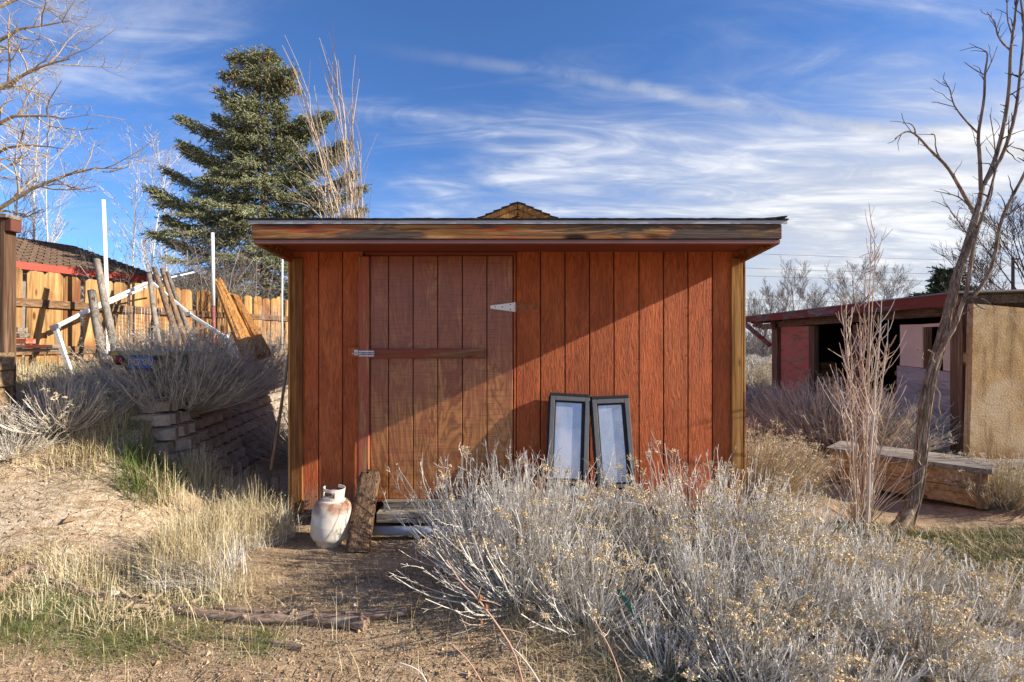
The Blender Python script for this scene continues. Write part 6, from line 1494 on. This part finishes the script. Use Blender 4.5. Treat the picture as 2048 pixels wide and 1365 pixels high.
# torn bark pile
rs = np.random.RandomState(70); m = MB(); c0 = P(290, 1212, 2.85)
for k in range(60):
    x_ = c0[0] + rs.normal(0, .10); y_ = c0[1] + rs.normal(0, .07); z_ = Hf(x_, y_) + rs.uniform(0, .06); a = rs.uniform(0, 6.28); l = rs.uniform(.03, .10); w_ = rs.uniform(.008, .02)
    dv = np.array([math.cos(a), math.sin(a), rs.normal(0, .4)]); m.beam((x_, y_, z_), np.array((x_, y_, z_)) + dv * l, w_, .003, (rs.normal(), rs.normal(), rs.normal()), 0)
tag(m.build('bark_pile', M['tanbark'], base=tuple(c0)), 'heap of torn bark scraps between the branch and the logs', 'bark heap', kind='stuff')

# ---- green stake and pink canes
def raise_(pts): return pts
gs = thing('green_stake', 'thin green tube slanting down through the silver brush', 'stake', tuple(P(1338, 1342, 2.45)))
m = MB(); m.tube(curve([(1237, 1180, 2.70), (1262, 1218, 2.62), (1294, 1268, 2.52), (1320, 1312, 2.43), (1348, 1362, 2.34)], 16), .0115, 10); m.build('rod', plain('green plastic coated steel', (0.010, 0.11, 0.075), .35, .5, .15, 30), gs, smooth=True)
G9 = 'bare canes rising at the bottom edge'
M['cane'] = stalk('pink cane bark', [(.1, (.38, .22, .15)), (.9, (.55, .38, .28))])
M['greycane'] = stalk('grey cane bark', [(.1, (.45, .40, .36)), (.9, (.62, .58, .54))])
def cane(label, pxs, r0, r1, mt, tw):
    t = thing('bare_cane', label, 'cane', tuple(P(*pxs[0])), G9); c = curve(pxs, 14); m = MB(); rough_tube(m, c, np.linspace(r0, r1, 14), 7, len(label), .06); m.build('stem', M[mt], t, smooth=True)
    m = MB()
    for (q) in tw: cc = curve(q, 7); m.add(*tubes(cc[None], np.linspace(r1 * 1.1, r1 * .5, 7)[None], 4))
    if tw: m.build('twigs', M[mt], t)['kind'] = 'stuff'
    return t
d = 1.95
pc = cane('longest pink cane with curled dry leaf, bottom centre', [(1050, 1385, d), (1030, 1310, d), (998, 1255, d), (955, 1198, d), (922, 1165, d), (905, 1140, d), (893, 1120, d)], .0042, .0022, 'cane', [[(955, 1198, d), (962, 1175, d), (975, 1168, d)], [(960, 1200, d), (985, 1205, d), (1002, 1212, d)], [(1000, 1258, d), (1030, 1262, d), (1052, 1270, d)], [(922, 1165, d), (905, 1166, d)]])
m = MB()
for (px, py) in ((960, 1190), (972, 1208), (962, 1240)):
    c_ = P(px, py, d); an = np.linspace(0, 1, 6); 
    row = np.array([c_ + (.006 * math.sin(q * 5), -.006 * q, -.035 * q) for q in an]); wv = .007 * np.sin(an * math.pi + .15)[:, None] * np.array([[1, .5, 0]])
    V = np.concatenate([row - wv, row + wv + (0, .004, 0)]); m.add(V, [[k, k + 1, k + 7, k + 6] for k in range(5)])
m.build('leaf', plain('brown dry leaf', (0.30, 0.13, 0.05), .8, var=.3), pc)
cane('pale cane crossing at the lower left of the pink one', [(860, 1385, d), (845, 1350, d), (825, 1335, d), (800, 1326, d)], .0042, .002, 'greycane', [[(805, 1330, d), (800, 1332, d), (783, 1334, d)], [(845, 1352, d), (842, 1335, d)]])
cane('slim pinkish cane between the pale one and the longest', [(975, 1385, d), (955, 1350, d), (935, 1320, d), (905, 1290, d)], .0034, .0016, 'cane', [[(950, 1350, d), (920, 1345, d), (895, 1335, d)], [(955, 1360, d), (935, 1352, d)]])
cane('grey cane with hooked twigs right of the longest pink cane', [(1090, 1385, d), (1060, 1335, d), (1030, 1300, d), (1008, 1290, d)], .0038, .0018, 'greycane', [[(1030, 1300, d), (1042, 1275, d), (1052, 1260, d)], [(1010, 1290, d), (1000, 1280, d), (1003, 1268, d)]])
cane('thin straight cane right of centre', [(1250, 1385, d), (1225, 1310, d), (1200, 1260, d), (1185, 1235, d)], .0032, .0015, 'cane', [])

# ------------------------------------------------------------ utility pole and wires
pd = 46.; pb_ = P(2026, 515, pd)
up_ = thing('utility_pole', 'distant dark utility pole with crossarm at the right edge', 'utility pole', (pb_[0], pd, 0))
m = MB(); m.tube([(pb_[0], pd, -.2), (pb_[0], pd, pb_[2])], [.16, .12], 8); m.build('post', M['darktwig'], up_)
m = MB(); m.box(pb_[0] - .1, pb_[0] + .55, pd - .06, pd + .06, pb_[2] - .25, pb_[2] - .08, .01); m.build('crossarm', M['darktwig'], up_)
for k, (ya, yb) in enumerate(((504, 519), (534, 547), (551, 560), (600, 603))):
    a = P(1100, ya - 14, 60); c_ = P(2300, yb + 10, 60); pts = [a * (1 - t) + c_ * t - (0, 0, 1.2 * 4 * t * (1 - t) * .25) for t in np.linspace(0, 1, 24)]
    tag(MB().tube(pts, .016, 4).build('power_line', M['gasket'], base=tuple(a)), ['topmost thin power line crossing the right sky', 'second power line from the top at right', 'third power line from the top at right', 'lowest power line just above the horizon trees'][k], 'power line', 'power lines in the right sky')
a = P(680, 435, 30); c_ = P(1030, 470, 24)
tag(MB().tube([a * (1 - t) + c_ * t for t in np.linspace(0, 1, 12)], .010, 4).build('power_line', M['gasket'], base=tuple(a)), 'short dark wire just over the left half of shed roof', 'power line')
m = MB(); c_ = P(230, 1171, 2.95); c_[2] = Hf(c_[0], c_[1]) + .03
v, f = cbox(.05, .04, .05, .012); r = np.random.RandomState(3); m.addp(v * (1 + r.uniform(-.2, .2, v.shape)) + c_, f); tag(m.build('pale_stone', plain('pale stone', (.68, .60, .45), .9), base=tuple(c_)), 'small pale stone in the straw grass at left', 'stone')

for o in bpy.data.objects:
    if '_base' in o: del o['_base']
